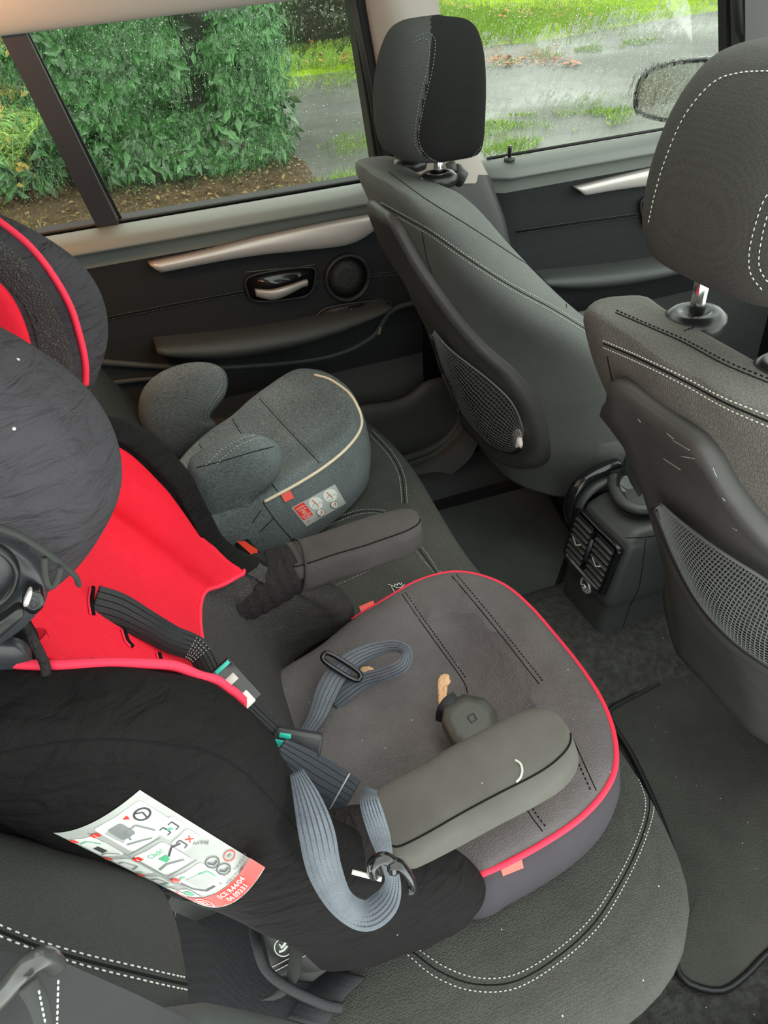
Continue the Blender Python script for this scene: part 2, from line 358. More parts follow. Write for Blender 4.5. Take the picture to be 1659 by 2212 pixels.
class Leaves:
    def __init__(s): s.v = []; s.f = []; s.t = []
    def leaf(s, p, d, n, L, wd, fold=.25):
        d = d.normalized(); sd = d.cross(n)
        if sd.length < 1e-6: return
        sd.normalize(); n = sd.cross(d); b = len(s.v)
        dr = n*(-L*.12)
        s.v += [p, p+d*L*.45+sd*wd*.5+n*fold*wd*.5, p+d*L+dr, p+d*L*.45-sd*wd*.5+n*fold*wd*.5, p+d*L*.5]
        s.f += [(b, b+1, b+4), (b+1, b+2, b+4), (b+2, b+3, b+4), (b+3, b, b+4)]
        t = R.random(); s.t += [t]*5
    def build(s, name, m, parent=None, **k):
        me = bpy.data.meshes.new(name); o0 = wloc(parent)
        a = np.array([tuple(v) for v in s.v])
        if parent is None: o0 = Vector((a[:, 0].mean(), a[:, 1].mean(), a[:, 2].min()))
        me.from_pydata((a-np.array(o0)).tolist(), [], s.f)
        at = me.attributes.new('tint', 'FLOAT', 'POINT'); at.data.foreach_set('value', s.t)
        me.materials.append(m); o = bpy.data.objects.new(name, me); COL.objects.link(o)
        if parent: o.parent = parent
        else: o.location = o0
        return tag(o, **k)
def rv(): return Vector((R.gauss(0, 1), R.gauss(0, 1), R.gauss(0, 1))).normalized()
# ground sheets
def sheet(name, poly, z, m, kind='structure', n=None, **k):
    mb = MB(); mb.add([(x, y, z) for x, y in poly], [tuple(range(len(poly)))], False); return mb.build(name, m, None, kind=kind, **k)
sheet('ground', [(-25, 2.0), (40, 2.0), (40, 60), (-25, 60)], GZ, m_road)
def wx(px, py, z=GZ): p = PZ(px, py, z); return (p.x, p.y)
far = [wx(590, 172), wx(700, 158), wx(760, 150), wx(1055, 100), wx(1180, 88), wx(1300, 66), wx(1559, 22)]
# lawn: curved near edge, slightly raised
mb = MB(); ed = spl([Vector((-25, far[0][1]+1.5, 0))]+[Vector((x, y, 0)) for x, y in far]+[Vector((60, far[-1][1]+8, 0))], 8)
mb.grid([[(p.x, p.y, GZ) for p in ed], [(p.x, p.y+.12, GZ+.05) for p in ed], [(p.x-3, 75, GZ+.1) for p in ed]]); mb.build('lawn', m_lawn, kind='structure')
g = Leaves()
for i in range(45000):
    p = R.choice(ed[4:]); q = Vector((p.x+R.uniform(-1.2, 1.2), p.y+abs(R.gauss(0, 1))*3.0+.1, GZ+.05))
    g.leaf(q, Vector((R.gauss(0, .4), R.gauss(0, .4), 1)), rv(), R.uniform(.05, .12), .022)
g.build('lawn_grass', m_blade, kind='stuff', label='bright green lawn grass beyond the wet road', cat='grass')
g = Leaves()
for i in range(700):
    p = R.choice(ed[10:]); q = Vector((p.x+R.uniform(-1, 1), p.y+R.uniform(.1, 6), GZ+.1+R.random()*.04))
    if noise.noise(q*.5) < .12: continue
    g.leaf(q, Vector((R.gauss(0, 1), R.gauss(0, 1), .2)), Vector((0, 0, 1))+rv()*.3, R.uniform(.09, .2), .12)
for i in range(60):
    q = Vector((*wx(R.uniform(1060, 1250), 140+R.uniform(-8, 6)), GZ+.02)); g.leaf(q, Vector((R.gauss(0, 1), R.gauss(0, 1), .2)), Vector((0, 0, 1)), .12, .09)
g.build('fallen_leaves', m_dead, kind='stuff', label='scattered reddish brown fallen leaves on the lawn edge', cat='leaves')
# soil under the hedge and scrappy verge
soil = [(-9, 3.2), (1.2, 3.2), wx(640, 470), wx(690, 410), wx(660, 352), wx(610, 322), (1.2, 9), (-9, 10), (-9, 3.4)]
sheet('soil', soil, GZ+.012, m_soil)
def inpoly(x, y, P):
    c = False
    for i in range(len(P)):
        x1, y1 = P[i-1]; x2, y2 = P[i]
        if (y1 > y) != (y2 > y) and x < (x2-x1)*(y-y1)/(y2-y1)+x1: c = not c
    return c
bands = [([wx(640, 322), wx(690, 305), wx(740, 292), wx(810, 283), wx(812, 318), wx(740, 325)], .0), ([wx(500, 470), wx(640, 402), wx(810, 352), wx(825, 400), wx(700, 440)], .0),
         ([wx(1040, 268), wx(1100, 252), wx(1250, 246), wx(1440, 228), wx(1430, 262), wx(1200, 292), wx(1120, 345), wx(1040, 350)], .02), ([wx(1050, 142), wx(1180, 118), wx(1480, 76), wx(1480, 84), wx(1180, 128), wx(1050, 150)], .0),
         ([wx(590, 187), wx(760, 178), wx(760, 186), wx(590, 197)], 0)]
g = Leaves(); k = 0
for P, th in bands:
    xs = [p[0] for p in P]; ys = [p[1] for p in P]; A = (max(xs)-min(xs))*(max(ys)-min(ys))
    for i in range(int(min(30000, A*2600))):
        x = R.uniform(min(xs), max(xs)); y = R.uniform(min(ys), max(ys))
        if not inpoly(x, y, P) or noise.noise(Vector((x*2.2, y*2.2, 3)))+.35*noise.noise(Vector((x*7, y*7, 3))) < th: continue
        g.leaf(Vector((x, y, GZ)), Vector((R.gauss(0, .6), R.gauss(0, .6), 1)), rv(), R.uniform(.03, .075), .012)
g.build('verge_grass', m_blade, kind='stuff', label='patchy short verge grass growing beside the wet driveway', cat='grass')
# litter on the soil
g = Leaves()
for i in range(5000):
    x, y = R.uniform(-5, 2.0), R.uniform(3.6, 7.5)
    if inpoly(x, y, soil): g.leaf(Vector((x, y, GZ+.02)), Vector((R.gauss(0, 1), R.gauss(0, 1), .3)), Vector((0, 0, 1))+rv()*.5, R.uniform(.02, .06), .03)
g.build('leaf_litter', leafmat('litter', (.17, .12, .05), .6, .6), kind='stuff', label='brown leaf litter on the bare soil under the hedge', cat='leaves')
# the hedge
def hedge_y(x): return 6.85-.02*x+max(0, -x-1.2)*.25
HR = 1.60
he = thing('hedge', (-1.5, 7.2, GZ), 'tall glossy green laurel hedge standing beyond the rear side window', 'hedge')
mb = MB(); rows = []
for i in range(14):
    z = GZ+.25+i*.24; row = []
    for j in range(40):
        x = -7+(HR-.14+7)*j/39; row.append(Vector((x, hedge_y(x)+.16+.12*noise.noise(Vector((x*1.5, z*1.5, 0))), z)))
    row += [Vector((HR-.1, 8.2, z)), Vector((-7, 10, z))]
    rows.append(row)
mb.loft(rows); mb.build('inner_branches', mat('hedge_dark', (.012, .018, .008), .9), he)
g = Leaves()
for i in range(36000):
    if i % 6 == 0:    # the end face
        x = HR+R.gauss(0, .05); y = R.uniform(6.9, 8.2); n = Vector((1, -.4, .2))
    else:
        x = HR-abs(R.gauss(0, 1.0))*2.2 if R.random() < .6 else R.uniform(-6, HR); y = hedge_y(x)+R.uniform(-.06, .16); n = Vector((0, -1, .3))
    z = GZ+.10+R.random()*2.9
    if z < GZ+.5 and R.random() < .6: continue
    lump = noise.noise(Vector((x*1.6, y, z*1.6)))
    if lump < -.36: continue
    y -= .16*lump
    nn = (n+rv()*.75).normalized(); d = Vector((R.gauss(0, .6), -.35+R.gauss(0, .3), -.5+R.gauss(0, .5)))
    L_ = R.uniform(.07, .15); g.leaf(Vector((x, y, z)), d, nn, L_, L_*.42)
g.build('foliage', m_leaf, he, kind='stuff')
mb = MB()
for i in range(16):
    x = -4.5+i*.37; z0 = GZ
    mb.tube([(x, hedge_y(x)+.25, z0), (x+R.uniform(-.1, .1), hedge_y(x)+.2, z0+.4), (x+R.uniform(-.2, .2), hedge_y(x)+.12, z0+.9)], .018, 6)
mb.build('stems', mat('bark', (.05, .035, .025), .9), he, kind='stuff')
# bushes far back
def bush(x0, x1, y0, h, lab, m, n=9000, lf=.13):
    b = thing('bush', ((x0+x1)/2, y0+1, GZ), lab, 'bush')
    mb = MB(); rows = []
    for i in range(8):
        z = GZ+i*h/7; k = 1-.1*(i/7)**2
        rows.append([Vector(((x0+x1)/2+(x1-x0)/2*k*math.cos(a), y0+1.2+1.1*k*math.sin(a), z)) for a in [2*math.pi*j/24 for j in range(24)]])
    mb.loft(rows); mb.wobble(.25, 1.2); mb.build('inner_branches', mat('bush_dark', (.03, .03, .022), .9), b)
    g = Leaves()
    for i in range(n):
        a = R.uniform(math.pi*.95, math.pi*2.15); z = GZ+R.random()**.9*h
        p = Vector(((x0+x1)/2+(x1-x0)/2*math.cos(a), y0+1.2+1.2*math.sin(a), z)); p += rv()*.14
        if noise.noise(p*1.4) < -.3: continue
        g.leaf(p, rv()+Vector((0, 0, -.2)), Vector((0, -1, .3))+rv(), R.uniform(.6, 1)*lf, lf*.45)
    g.build('foliage', m, b, kind='stuff')
bush(.2, 6.0, 14.4, 3.4, 'dull olive bush far behind the lawn strip, right of the hedge', m_leaf2, 12000)
# fern in the quarter window and yellowing shoots
def fern(name, base, L, lean, m, lab, k=11, cat='fern'):
    t = thing(name, base, lab, cat); base = Vector(base)
    for q in range(k):
        a = 2*math.pi*q/k+.3; d = Vector((math.cos(a), math.sin(a)*.8, 0)); st = []; g = Leaves(); Lq = L*R.uniform(.75, 1.1)
        for i in range(15):
            s = i/14; st.append(base+d*Lq*.75*s*lean+Vector((0, 0, 1))*Lq*(s*1.15-.62*s*s*lean))
        for i in range(2, 15):
            s = i/14; tdir = (st[i]-st[i-1]).normalized(); sd = tdir.cross(Vector((0, 0, 1))); sd.normalize(); wl = L*.30*math.sin(math.pi*min(1, s*.9+.08))
            for sg in (-1, 1): g.leaf(st[i], sd*sg+tdir*.5, Vector((0, 0, 1)), wl, L*.045)
        f = g.build('frond', m, t)
        MB().tube(st, .004, 5).build('stalk', m, f)
pf = PY(30, 375, 5.3)
fern('fern', (pf.x, 5.35, pf.z), .52, 1.0, m_fern, 'light green fern sprouting from the hedge, seen through the quarter window', 7)
pf = PY(50, 470, 4.7)
fern('low_shoots', (pf.x-.1, 4.7, GZ+.03), .3, .8, leafmat('yellow_leaf', (.25, .27, .05), .5), 'low yellow green shoots on the soil below the fern', 9, 'plant')
pf = PY(8, 235, 5.6)
g = Leaves()
for i in range(90): g.leaf(Vector((pf.x-.15, 5.55, pf.z))+Vector((R.gauss(0, .16), R.gauss(0, .08), R.gauss(0, .3))), rv(), Vector((0, -1, .3))+rv()*.5, .07, .035)
g.build('orange_twig', leafmat('orange_leaf', (.38, .26, .05), .5), kind='stuff', label='orange yellow leaves in the hedge at the left edge of the quarter window', cat='leaves')

# ================================================================ the car body
def WY(z): return 1.63-.28*(z-.775)      # plane of the far side glass
WN = Vector((0, 1, .28)).normalized(); WP = Vector((0, 1.63, .775))
def PW(px, py, off=0): return PL(px, py, WP-WN*off, WN)
# glass
def pane(name, px, nd):
    p = [PW(x, y, -.03) for x, y in px]; mb = MB(); mb.add(p, [tuple(range(len(p)))], False); o = mb.build(name, M['glass'], kind='structure')
    # rain drops on the outside
    d = MB(); U = Vector((1, 0, 0)); V = WN.cross(U)
    xs = [q[0] for q in px]; ys = [q[1] for q in px]; c = 0; pts = []
    while c < nd:
        x, y = R.uniform(min(xs), max(xs)), R.uniform(min(ys), max(ys))
        if not inpoly(x, y, px): continue
        c += 1; p = PW(x, y, -.0305); r = abs(R.gauss(.0003, .0003))+.0004; st = R.uniform(1, 1.6)
        rings = []
        for h, k in ((0, 1), (.45, .82), (.7, .4)):
            rings.append([p+WN*h*r*.8+U*math.cos(a)*r*k+V*math.sin(a)*r*k*st for a in [i*math.pi/3 for i in range(6)]])
        d.loft(rings)
    d.build('rain_drops', M['water'], o, kind='stuff')
    return o
pane('window_1', [(50, 60), (420, -30), (745, -60), (825, 400), (262, 500)], 1500)
pane('window_2', [(-60, 60), (30, 60), (235, 505), (85, 530), (-60, 540)], 500)
pane('window_3', [(930, -60), (1575, -80), (1640, 330), (1040, 365)], 3600)
# window frames (black rubber and divider)
tr = thing('trim_1', (.1, 1.6, .78), kind='structure')
mb = MB(); a0, a1, b0, b1 = PW(0, 83), PW(52, 74), PW(222, 492), PW(268, 490)
def bar(mb, q, th, off=0.0):
    q = [Vector(p)-WN*off for p in q]; r = [p-WN*th for p in q]; n = len(q); vs = q+r
    return mb.add(vs, [tuple(range(n)), tuple(range(2*n-1, n-1, -1))]+[(i, (i+1) % n, (i+1) % n+n, i+n) for i in range(n)], False)
bar(mb, [PW(-6, 60), PW(48, 52), PW(266, 500), PW(218, 505)], .03, -.02); mb.build('window_divider', mat('divider', (.014, .016, .022), .6, 'noise', 900, .0003, .5), tr)
mb = MB(); bar(mb, [PW(54, 70), PW(60, 70), PW(276, 500), PW(268, 500)], .006, -.02); bar(mb, [PW(262, 480), PW(812, 388), PW(812, 402), PW(262, 498)], .02, -.03)
bar(mb, [PW(80, 510), PW(225, 487), PW(225, 500), PW(80, 526)], .02, -.03); mb.build('glass_seal', M['rubber'], tr)
mb = MB(); bar(mb, [PW(738, -60), PW(790, -60), PW(868, 420), PW(812, 420)], .04, -.01); mb.build('door_frame', mat('frame_black', (.012, .012, .013), .45), tr)
mb = MB(); mb.tube([PW(752, -60, .03), PW(800, 190, .035), PW(836, 420, .035)], .007, 8); mb.build('door_seal', M['rubber'], tr)
# B pillar
tr = thing('trim_2', (.7, 1.6, .4), kind='structure')
def PB(px, py, off): return PL(px, py, WP-WN*off, WN)
mb = MB(); L1 = [(775, -60, .02), (800, 60, .035), (822, 180, .04), (845, 300, .045), (868, 400, .045)]; L2 = [(940, -60, .05), (955, 60, .05), (985, 200, .055), (1030, 330, .055), (1062, 395, .055)]
rows = []
for (x0, y0, o0), (x1, y1, o1) in zip(L1, L2):
    rows.append([PB(x0, y0, o0-.04), PB(x0, y0, o0), PB(x0*.75+x1*.25, y0*.75+y1*.25, .085), PB(x0*.4+x1*.6, y0*.4+y1*.6, .095), PB(x1-6, y1, o1+.01), PB(x1, y1, o1-.06)])
mb.grid([spl(r, 5) for r in rows]); mb.build('upper_cover', M['pillar'], tr)
mb = MB(); rows = []
for (x0, y0), (x1, y1) in (((868, 392), (1056, 378)), ((900, 470), (1090, 470)), ((960, 600), (1120, 600)), ((1020, 760), (1180, 760))):
    rows.append([PY(x0, y0, 1.60), PY((x0*2+x1)/3, y0, 1.55), PY((x0+x1*2)/3, y1, 1.545), PY(x1-6, y1, 1.56), PY(x1, y1, 1.62)])
mb.grid([spl(r, 5) for r in rows]); mb.build('lower_cover', M['plastic'], tr)
mb = MB(); mb.tube([PY(985, 365, 1.5), PY(1000, 378, 1.48), PY(990, 392, 1.5)], .012, 8); mb.tube([PY(972, 350, 1.5), PY(980, 372, 1.49)], .01, 6); mb.build('belt_guide', M['plastic'], tr)
# A pillar at the top right
tr = thing('trim_3', (1.4, 1.6, .8), kind='structure')
mb = MB(); bar(mb, [PW(1562, -60), PW(1578, -60), PW(1588, 330), PW(1566, 330)], .03, -.02); mb.build('door_frame', M['rubber'], tr)
mb = MB(); bar(mb, [PW(1576, -60, .02), PW(1760, -60, .02), PW(1800, 420, .02), PW(1584, 330, .02)], .05); mb.build('pillar_cover', M['plastic'], tr)
mb = MB(); mb.tube([PW(1592, -60, .05), PW(1600, 60, .055), PW(1650, 160, .06)], .012, 8); mb.build('door_seal', M['rubber'], tr)
# ceiling with the rail above the windows
mb = MB(); rows = []
for x in (-1.3, -.9, -.5, -.2, .1, .4, .6, .9, 1.25):
    zz = 1.113+.012*min(1, max(-1, x)); rows.append(spl([(x, 1.575, zz+.012), (x, 1.53, zz-.004), (x, 1.49, zz+.002), (x, 1.43, zz+.04), (x, 1.35, zz+.10), (x, 1.24, 1.25)], 4))
mb.grid(rows); mb.grid([[p+Vector((0, 0, .05)) for p in r] for r in rows]); 
for xa, xb_ in ((-1.3, .25), (1.15, 1.3)):
    mb.grid([[Vector((x, y, z)) for y, z in ((1.24, 1.25), (1.1, 1.26), (.6, 1.28), (.24, 1.24))] for x in (xa, (xa+xb_)/2, xb_)])
mb.build('ceiling', M['headliner'], kind='structure')
mb = MB(); mb.box((.25, .30, 1.275), (1.15, 1.24, 1.28)); rg_ = mat('added_roof_glass', (.9, .95, .92), .02); rn = rg_.node_tree; tb = rn.nodes.new('ShaderNodeBsdfTransparent'); tb.inputs[0].default_value = (.9, .93, .9, 1); rn.links.new(tb.outputs[0], rn.nodes['Material Output'].inputs[0]); mb.build('added_roof_pane', rg_, kind='structure')  # unseen roof pane, added to bring more daylight into the cabin

# ---- door panels
PROF = [(.768, 1.634), (.776, 1.630), (.779, 1.612), (.774, 1.592), (.766, 1.577), (.754, 1.570), (.748, 1.570), (.742, 1.580), (.736, 1.595), (.70, 1.603), (.64, 1.605), (.58, 1.605), (.52, 1.603), (.46, 1.60), (.42, 1.592), (.36, 1.60), (.30, 1.60), (.2, 1.60), (.1, 1.60), (.02, 1.58)]
def door_y(z):
    for (z0, y0), (z1, y1) in zip(PROF, PROF[1:]):
        if z <= z0 and z >= z1: return y0+(y1-y0)*(z0-z)/(z0-z1)
    return 1.6
def door(name, x0, x1, nx, front):
    t = thing(name, ((x0+x1)/2, 1.6, .02), kind='structure')
    P = spl([(0, y, z) for z, y in PROF], 4); k = 9*4
    xs = [x0+(x1-x0)*i/(nx-1) for i in range(nx)]
    def edge(x): return .04*max(0, 1-abs(x-front)/.03)
    MB().grid([[Vector((x, p.y+edge(x), p.z)) for p in P[:k]] for x in xs]).build('top_roll', M['door_top'], t)
    MB().grid([[Vector((x, p.y+edge(x), p.z)) for p in P[k-1:15*4]] for x in xs]).build('fabric_insert', M['door_fabric'], t)
    MB().grid([[Vector((x, p.y+edge(x), p.z)) for p in P[15*4-1:]] for x in xs]).build('lower_panel', M['door_skin'], t)
    return t
d1 = door('door_1', -.45, .635, 24, 9); d2 = door('door_2', .80, 1.9, 24, .80)
def plate(mb, px, y, th, inner=.9):
    """raised plate on a door, its outline given where it lies on the panel"""
    o = resamp(spl([PY(a, b, y) for a, b in px], 6, True), 72, True); c = sum(o, Vector())/len(o)
    def sc(s, dy): return [c+(p-c)*s+Vector((0, dy, 0)) for p in o]
    return mb.loft([sc(1.0, .01), sc(1.0, -th*.4), sc(.985, -th*.8), sc(inner, -th), sc(inner*.6, -th), sc(inner*.2, -th)])
def blade(mb, top, bot, y, th):
    """trim blade between two edge curves"""
    a = resamp(spl([PY(x, yy, y) for x, yy in top], 8), 40); b = resamp(spl([PY(x, yy, y) for x, yy in bot], 8), 40)
    rows = []
    for p, q in zip(a, b):
        r = []
        for s, d in ((0, -.01), (0, th*.5), (.06, th*.9), (.35, th), (.7, th*.85), (.94, th*.6), (1, th*.3), (1, -.01)): r.append(p.lerp(q, s)+Vector((0, -d, 0)))
        rows.append(r)
    return mb.loft(rows)
blade(MB(), [(320, 566), (440, 540), (560, 510), (700, 480), (830, 455)], [(350, 586), (470, 563), (570, 548), (650, 540), (760, 524), (830, 478)], 1.594, .02).build('silver_trim', M['silver'], d1, label='brushed silver trim blade')
blade(MB(), [(1238, 403), (1340, 378), (1440, 355), (1560, 330)], [(1262, 421), (1340, 408), (1440, 396), (1560, 385)], 1.595, .016).build('silver_trim', M['silver'], d2, label='brushed silver trim blade')
mb = MB()
for ln in ([(225, 686), (380, 655), (528, 628)], [(225, 692), (380, 661), (528, 634)], [(684, 607), (704, 604)], [(684, 613), (704, 610)], [(800, 592), (885, 584)], [(800, 598), (885, 590)]):
    mb.dashes([PY(x, y, 1.602) for x, y in ln], r=.0006)
for ln in ([(530, 588), (680, 572)],): mb.tube([PY(x, y, 1.601) for x, y in ln], .0008, 5)
mb.build('stitching', M['thread_dim'], d1, kind='stuff')
MB().tube([PY(x, y, 1.602) for x, y in ((225, 689), (380, 658), (528, 631))], .0015, 5).build('seam', M['seam'], d1)
mb = MB()
for ln in ([(1118, 498), (1250, 478), (1398, 458)], [(1118, 504), (1250, 484), (1398, 464)]): mb.dashes([PY(x, y, 1.602) for x, y in ln], r=.0006)
mb.build('stitching', M['thread_dim'], d2, kind='stuff')
MB().tube([PY(x, y, 1.600) for x, y in ((1118, 501), (1250, 481), (1398, 461))], .0022, 6).build('seam', M['seam'], d2)
# handle, speaker, switch
def bezel(px, y, r, parent, name='handle_bezel', mt='plastic_dark'):
    o = resamp(spl([PY(a, b, y) for a, b in px], 8, True), 60, True); MB().tube(o, r, 6, closed=True).build(name, M[mt], parent)
    c = sum(o, Vector())/len(o); return MB().loft([[c+(p-c)*s+Vector((0, d, 0)) for p in o] for s, d in ((1, 0), (.9, .006), (.5, .008), (.1, .008))])
mb = bezel([(536, 600), (600, 584), (668, 578), (682, 590), (668, 635), (610, 648), (550, 650), (534, 630)], 1.596, .003, d1); mb.build('handle_recess', M['gloss_black'], d1)
h = MB(); p = [PY(552, 628, 1.585), PY(585, 630, 1.575), PY(620, 622, 1.572), PY(664, 607, 1.58)]
rows = []
for i, q in enumerate(spl(p, 8)):
    s = i/24; wd = .010+.008*math.sin(math.pi*min(1, s+.1)); rows.append([q+Vector((0, -.004, .003)), q+Vector((0, -.006, 0)), q+Vector((0, 0, -wd)), q+Vector((0, .008, -wd)), q+Vector((0, .010, .002))])
h.loft(rows).build('door_handle', M['silver'], d1, label='silver door pull handle')
sc_ = PY(750, 600, 1.60); ring = lambda r, y: [Vector((sc_.x+r*math.cos(a), y, sc_.z+r*math.sin(a))) for a in [2*math.pi*i/48 for i in range(48)]]
rs = (PY(797, 600, 1.6)-PY(703, 600, 1.6)).length*.53
sp_ = MB().loft([ring(rs, 1.603), ring(rs, 1.594), ring(rs*.93, 1.590), ring(rs*.84, 1.594), ring(rs*.82, 1.601)], cap=False).build('speaker_ring', M['plastic_dark'], d1)
MB().loft([ring(rs*.83, 1.599), ring(rs*.4, 1.597), ring(rs*.05, 1.5965)]).build('speaker_grille', mat('grille', (.010, .010, .011), .6, 'weave', 350, .001, 1), sp_)
mb = bezel([(690, 688), (700, 668), (760, 655), (835, 650), (838, 664), (760, 682)], 1.593, .002, d1, 'switch_surround', 'plastic'); mb.build('switch_plate', M['plastic_dark'], d1)
sw = MB(); c = PY(772, 668, 1.585); sw.box((-.02, -.006, -.008), (.02, .006, .008), Matrix.Translation(c), .003); sw = sw.build('window_switch', M['gloss_black'], d1)
MB().box((-.002, -.0075, -.002), (.004, -.006, .003), Matrix.Translation(c)).build('switch_symbol', M['white_print'], sw)
# armrests
def arm(parent, pa, pb, sag, y, th, hh):
    a, b = PY(*pa, y), PY(*pb, y); rows = []
    for i in range(31):
        s = i/30; e = math.sin(math.pi*min(1, max(.0, s*.97+.015)))**.42; p = a.lerp(b, s)+Vector((0, 0, -sag*math.sin(math.pi*s)))
        e2 = e*(1-.45*s)
        rows.append([p+Vector((0, .085+(.0), .004)), p+Vector((0, .03, .008*e)), p+Vector((0, .005-th*e*.1, .002)), p+Vector((0, -th*.25*e, -.012*e2)), p+Vector((0, -th*.2*e, -hh*.6*e2)), p+Vector((0, .02, -hh*e2)), p+Vector((0, .085, -hh*1.0*e2))])
    rows = [resamp(spl(r, 4), 26) for r in rows]
    return MB().loft(rows).build('armrest', M['door_skin'], parent)
arm(d1, (338, 755), (846, 664), .018, 1.545, .05, .055)
arm(d2, (1170, 606), (1620, 540), .012, 1.54, .05, .05)
# cleaner lower mouldings: upper ledge, pocket with rim
def ledge(px, y, r, parent, name='moulding', mt='door_skin'): return MB().tube(resamp(spl([PY(a, b, y) for a, b in px], 8), 50), r, 8).build(name, M[mt], parent)
ledge([(200, 780), (360, 792), (520, 792), (700, 772), (800, 730), (850, 668), (950, 648)], 1.597, .007, d1)
ledge([(200, 832), (300, 820), (420, 812)], 1.59, .005, d1)
# map pocket
rim = [(600, 905), (700, 900), (780, 882), (850, 872), (890, 855), (925, 828), (985, 818), (1010, 822)]
a = resamp(spl([PY(x, y, 1.548) for x, y in rim], 8), 40); rows = []
for i, p in enumerate(a):
    s = i/39; rows.append([p+Vector((0, .055, -.03)), p+Vector((0, .012, .002)), p+Vector((0, .0, .003)), p+Vector((0, -.006, -.006)), p+Vector((0, -.008, -.03)), Vector((p.x, 1.545, .22)), Vector((p.x, 1.55, .14)), Vector((p.x, 1.60, .07))])
MB().grid([spl(r, 3) for r in rows]).build('door_pocket', M['door_skin'], d1)
# front corner of the rear door, seal curve down to the sill
curve = [(1000, 700), (1003, 820), (1000, 880), (975, 935), (930, 970), (868, 992)]
ledge(curve, 1.55, .012, d1, 'door_edge', 'door_skin')
# stained corner
MB().tube([PY(822, 706, 1.592), PY(818, 722, 1.592)], .004, 5).build('stain', M['grime'], d1)
# lock pin
q = PY(1100, 358, 1.60); q.z = .782
lp = MB().tube([q+Vector((0, 0, -.004)), q+Vector((0, 0, .003))], .012, 16).build('lock_pin_collar', M['plastic'], d2)
MB().tube([q, q+Vector((0, 0, .022)), q+Vector((0, 0, .026))], lambda s: .004 if s < .4 else .0045, 10).build('lock_pin', M['gloss_black'], lp)
mb = bezel([(1388, 432), (1440, 425), (1450, 480), (1400, 488), (1388, 470)], 1.596, .003, d2); mb.build('handle_recess', M['gloss_black'], d2)
MB().tube([PY(1402, 462, 1.58), PY(1450, 455, 1.575)], .005, 8).build('door_handle', M['chrome'], d2)
# belt seal of both doors
MB().tube([Vector((-.45, 1.634, .781)), Vector((.6, 1.634, .781))], .0035, 6).build('glass_seal', M['rubber'], d1)
MB().tube([Vector((.82, 1.634, .781)), Vector((1.9, 1.634, .781))], .0035, 6).build('glass_seal', M['rubber'], d2)

# ---- floor and shell
mb = MB(); rows = []
for j in range(60):
    y = .1+1.57*j/59; row = []
    for i in range(40):
        x = -.2+2.0*i/39
        tz = .10*max(0, 1-(abs(y-.91)/.16)**4) if abs(y-.91) < .16 else 0
        z = tz + .004*noise.noise(Vector((x*6, y*6, 0)))
        row.append((x, y, z))
    rows.append(row)
mb.grid(rows); mb.build('floor', M['carpet'], kind='structure')
mb = MB(); mb.box((-1.3, 1.665, -.06), (1.9, 1.69, .74), None, .005); mb.build('wall_left', M['plastic_dark'], kind='structure')
# sill beside the far door and the dark step under the far seat
mb = MB(); st = [PY(862, 1010, 1.54), PY(930, 985, 1.54), PY(985, 945, 1.53), PY(1010, 900, 1.53), PY(1030, 850, 1.53)]
st = resamp(spl(st, 8), 30); rows = []
for p in st: rows.append([p+Vector((0, .07, .03)), p+Vector((0, .01, .012)), p, p+Vector((0, -.02, -.012)), p+Vector((0.01, -.045, -.05))])
mb.grid([spl(r, 4) for r in rows]); mb.build('trim_4', M['door_skin'], kind='structure')
mb = MB(); mb.grid([[Vector((x, 1.54, .09)), Vector((x, 1.51, .085)), Vector((x, 1.48, .07)), Vector((x, 1.46, .02)), Vector((x, 1.455, -.01))] for x in (.2, .5, .8, 1.2, 1.8)]); mb.build('trim_5', M['plastic'], kind='structure')
mb = MB(); mb.box((.1, .10, -.06), (2.0, .215, .085), None, .02); mb.build('trim_6', M['door_skin'], kind='structure')
mb = MB(); mb.box((-1.3, .2, -.05), (-1.25, 1.62, .78), None, .01); mb.build('wall_back', M['plastic_dark'], kind='structure')
mb = MB(); mb.box((1.7, .2, -.05), (1.78, 1.62, .58), None, .01); mb.build('wall_front', M['plastic_dark'], kind='structure')
# wing mirror outside
wm = thing('wing_mirror', (1.5, 1.88, .66), 'rain-speckled door mirror outside the front side window', 'mirror')
mo = [(1368, 215), (1378, 175), (1405, 150), (1450, 134), (1510, 126), (1560, 134), (1556, 200), (1535, 245), (1490, 264), (1420, 262), (1375, 245)]
MN = Vector((-.93, -.36, .02)).normalized(); MP = Vector((1.45, 1.86, .82))
o = resamp(spl([PL(x, y, MP, MN) for x, y in mo], 6, True), 60, True); c = sum(o, Vector())/len(o)
mb = MB().loft([[c+(p-c)*s+MN*h for p in o] for s, h in ((.88, -.004), (.93, .004), (1.0, 0), (1.02, -.02), (.98, -.06), (.75, -.10), (.35, -.12))]); mb.build('housing', M['gloss_black'], wm)
mb = MB(); o2 = [c+(p-c)*.86+MN*.003 for p in o]; mb.add(o2, [tuple(range(60))], False); mb.build('mirror_glass', mat('mirror', (.62, .66, .60), .03, metal=1, bump='noise', scale=120, dist=.0004), wm)
mb = MB()
for i in range(420):
    a = R.random()*60; p = o[int(a) % 60]; s = R.random()**.5*1.0; p = c+(p-c)*s+MN*.004; r = R.uniform(.0008, .002); U = Vector((0, 1, 0)); V = Vector((0, 0, 1))
    mb.loft([[p+MN*h*r*.6+U*math.cos(q)*r*k+V*math.sin(q)*r*k for q in [j*math.pi/3 for j in range(6)]] for h, k in ((0, 1), (.6, .8), (1, .3))])
mb.build('rain_drops', M['water'], wm, kind='stuff')
MB().tube([c-MN*.07+Vector((.02, -.05, -.05)), c-MN*.08+Vector((.03, -.14, -.09)), Vector((1.5, 1.66, .76))], .025, 10).build('mirror_arm', M['gloss_black'], wm)
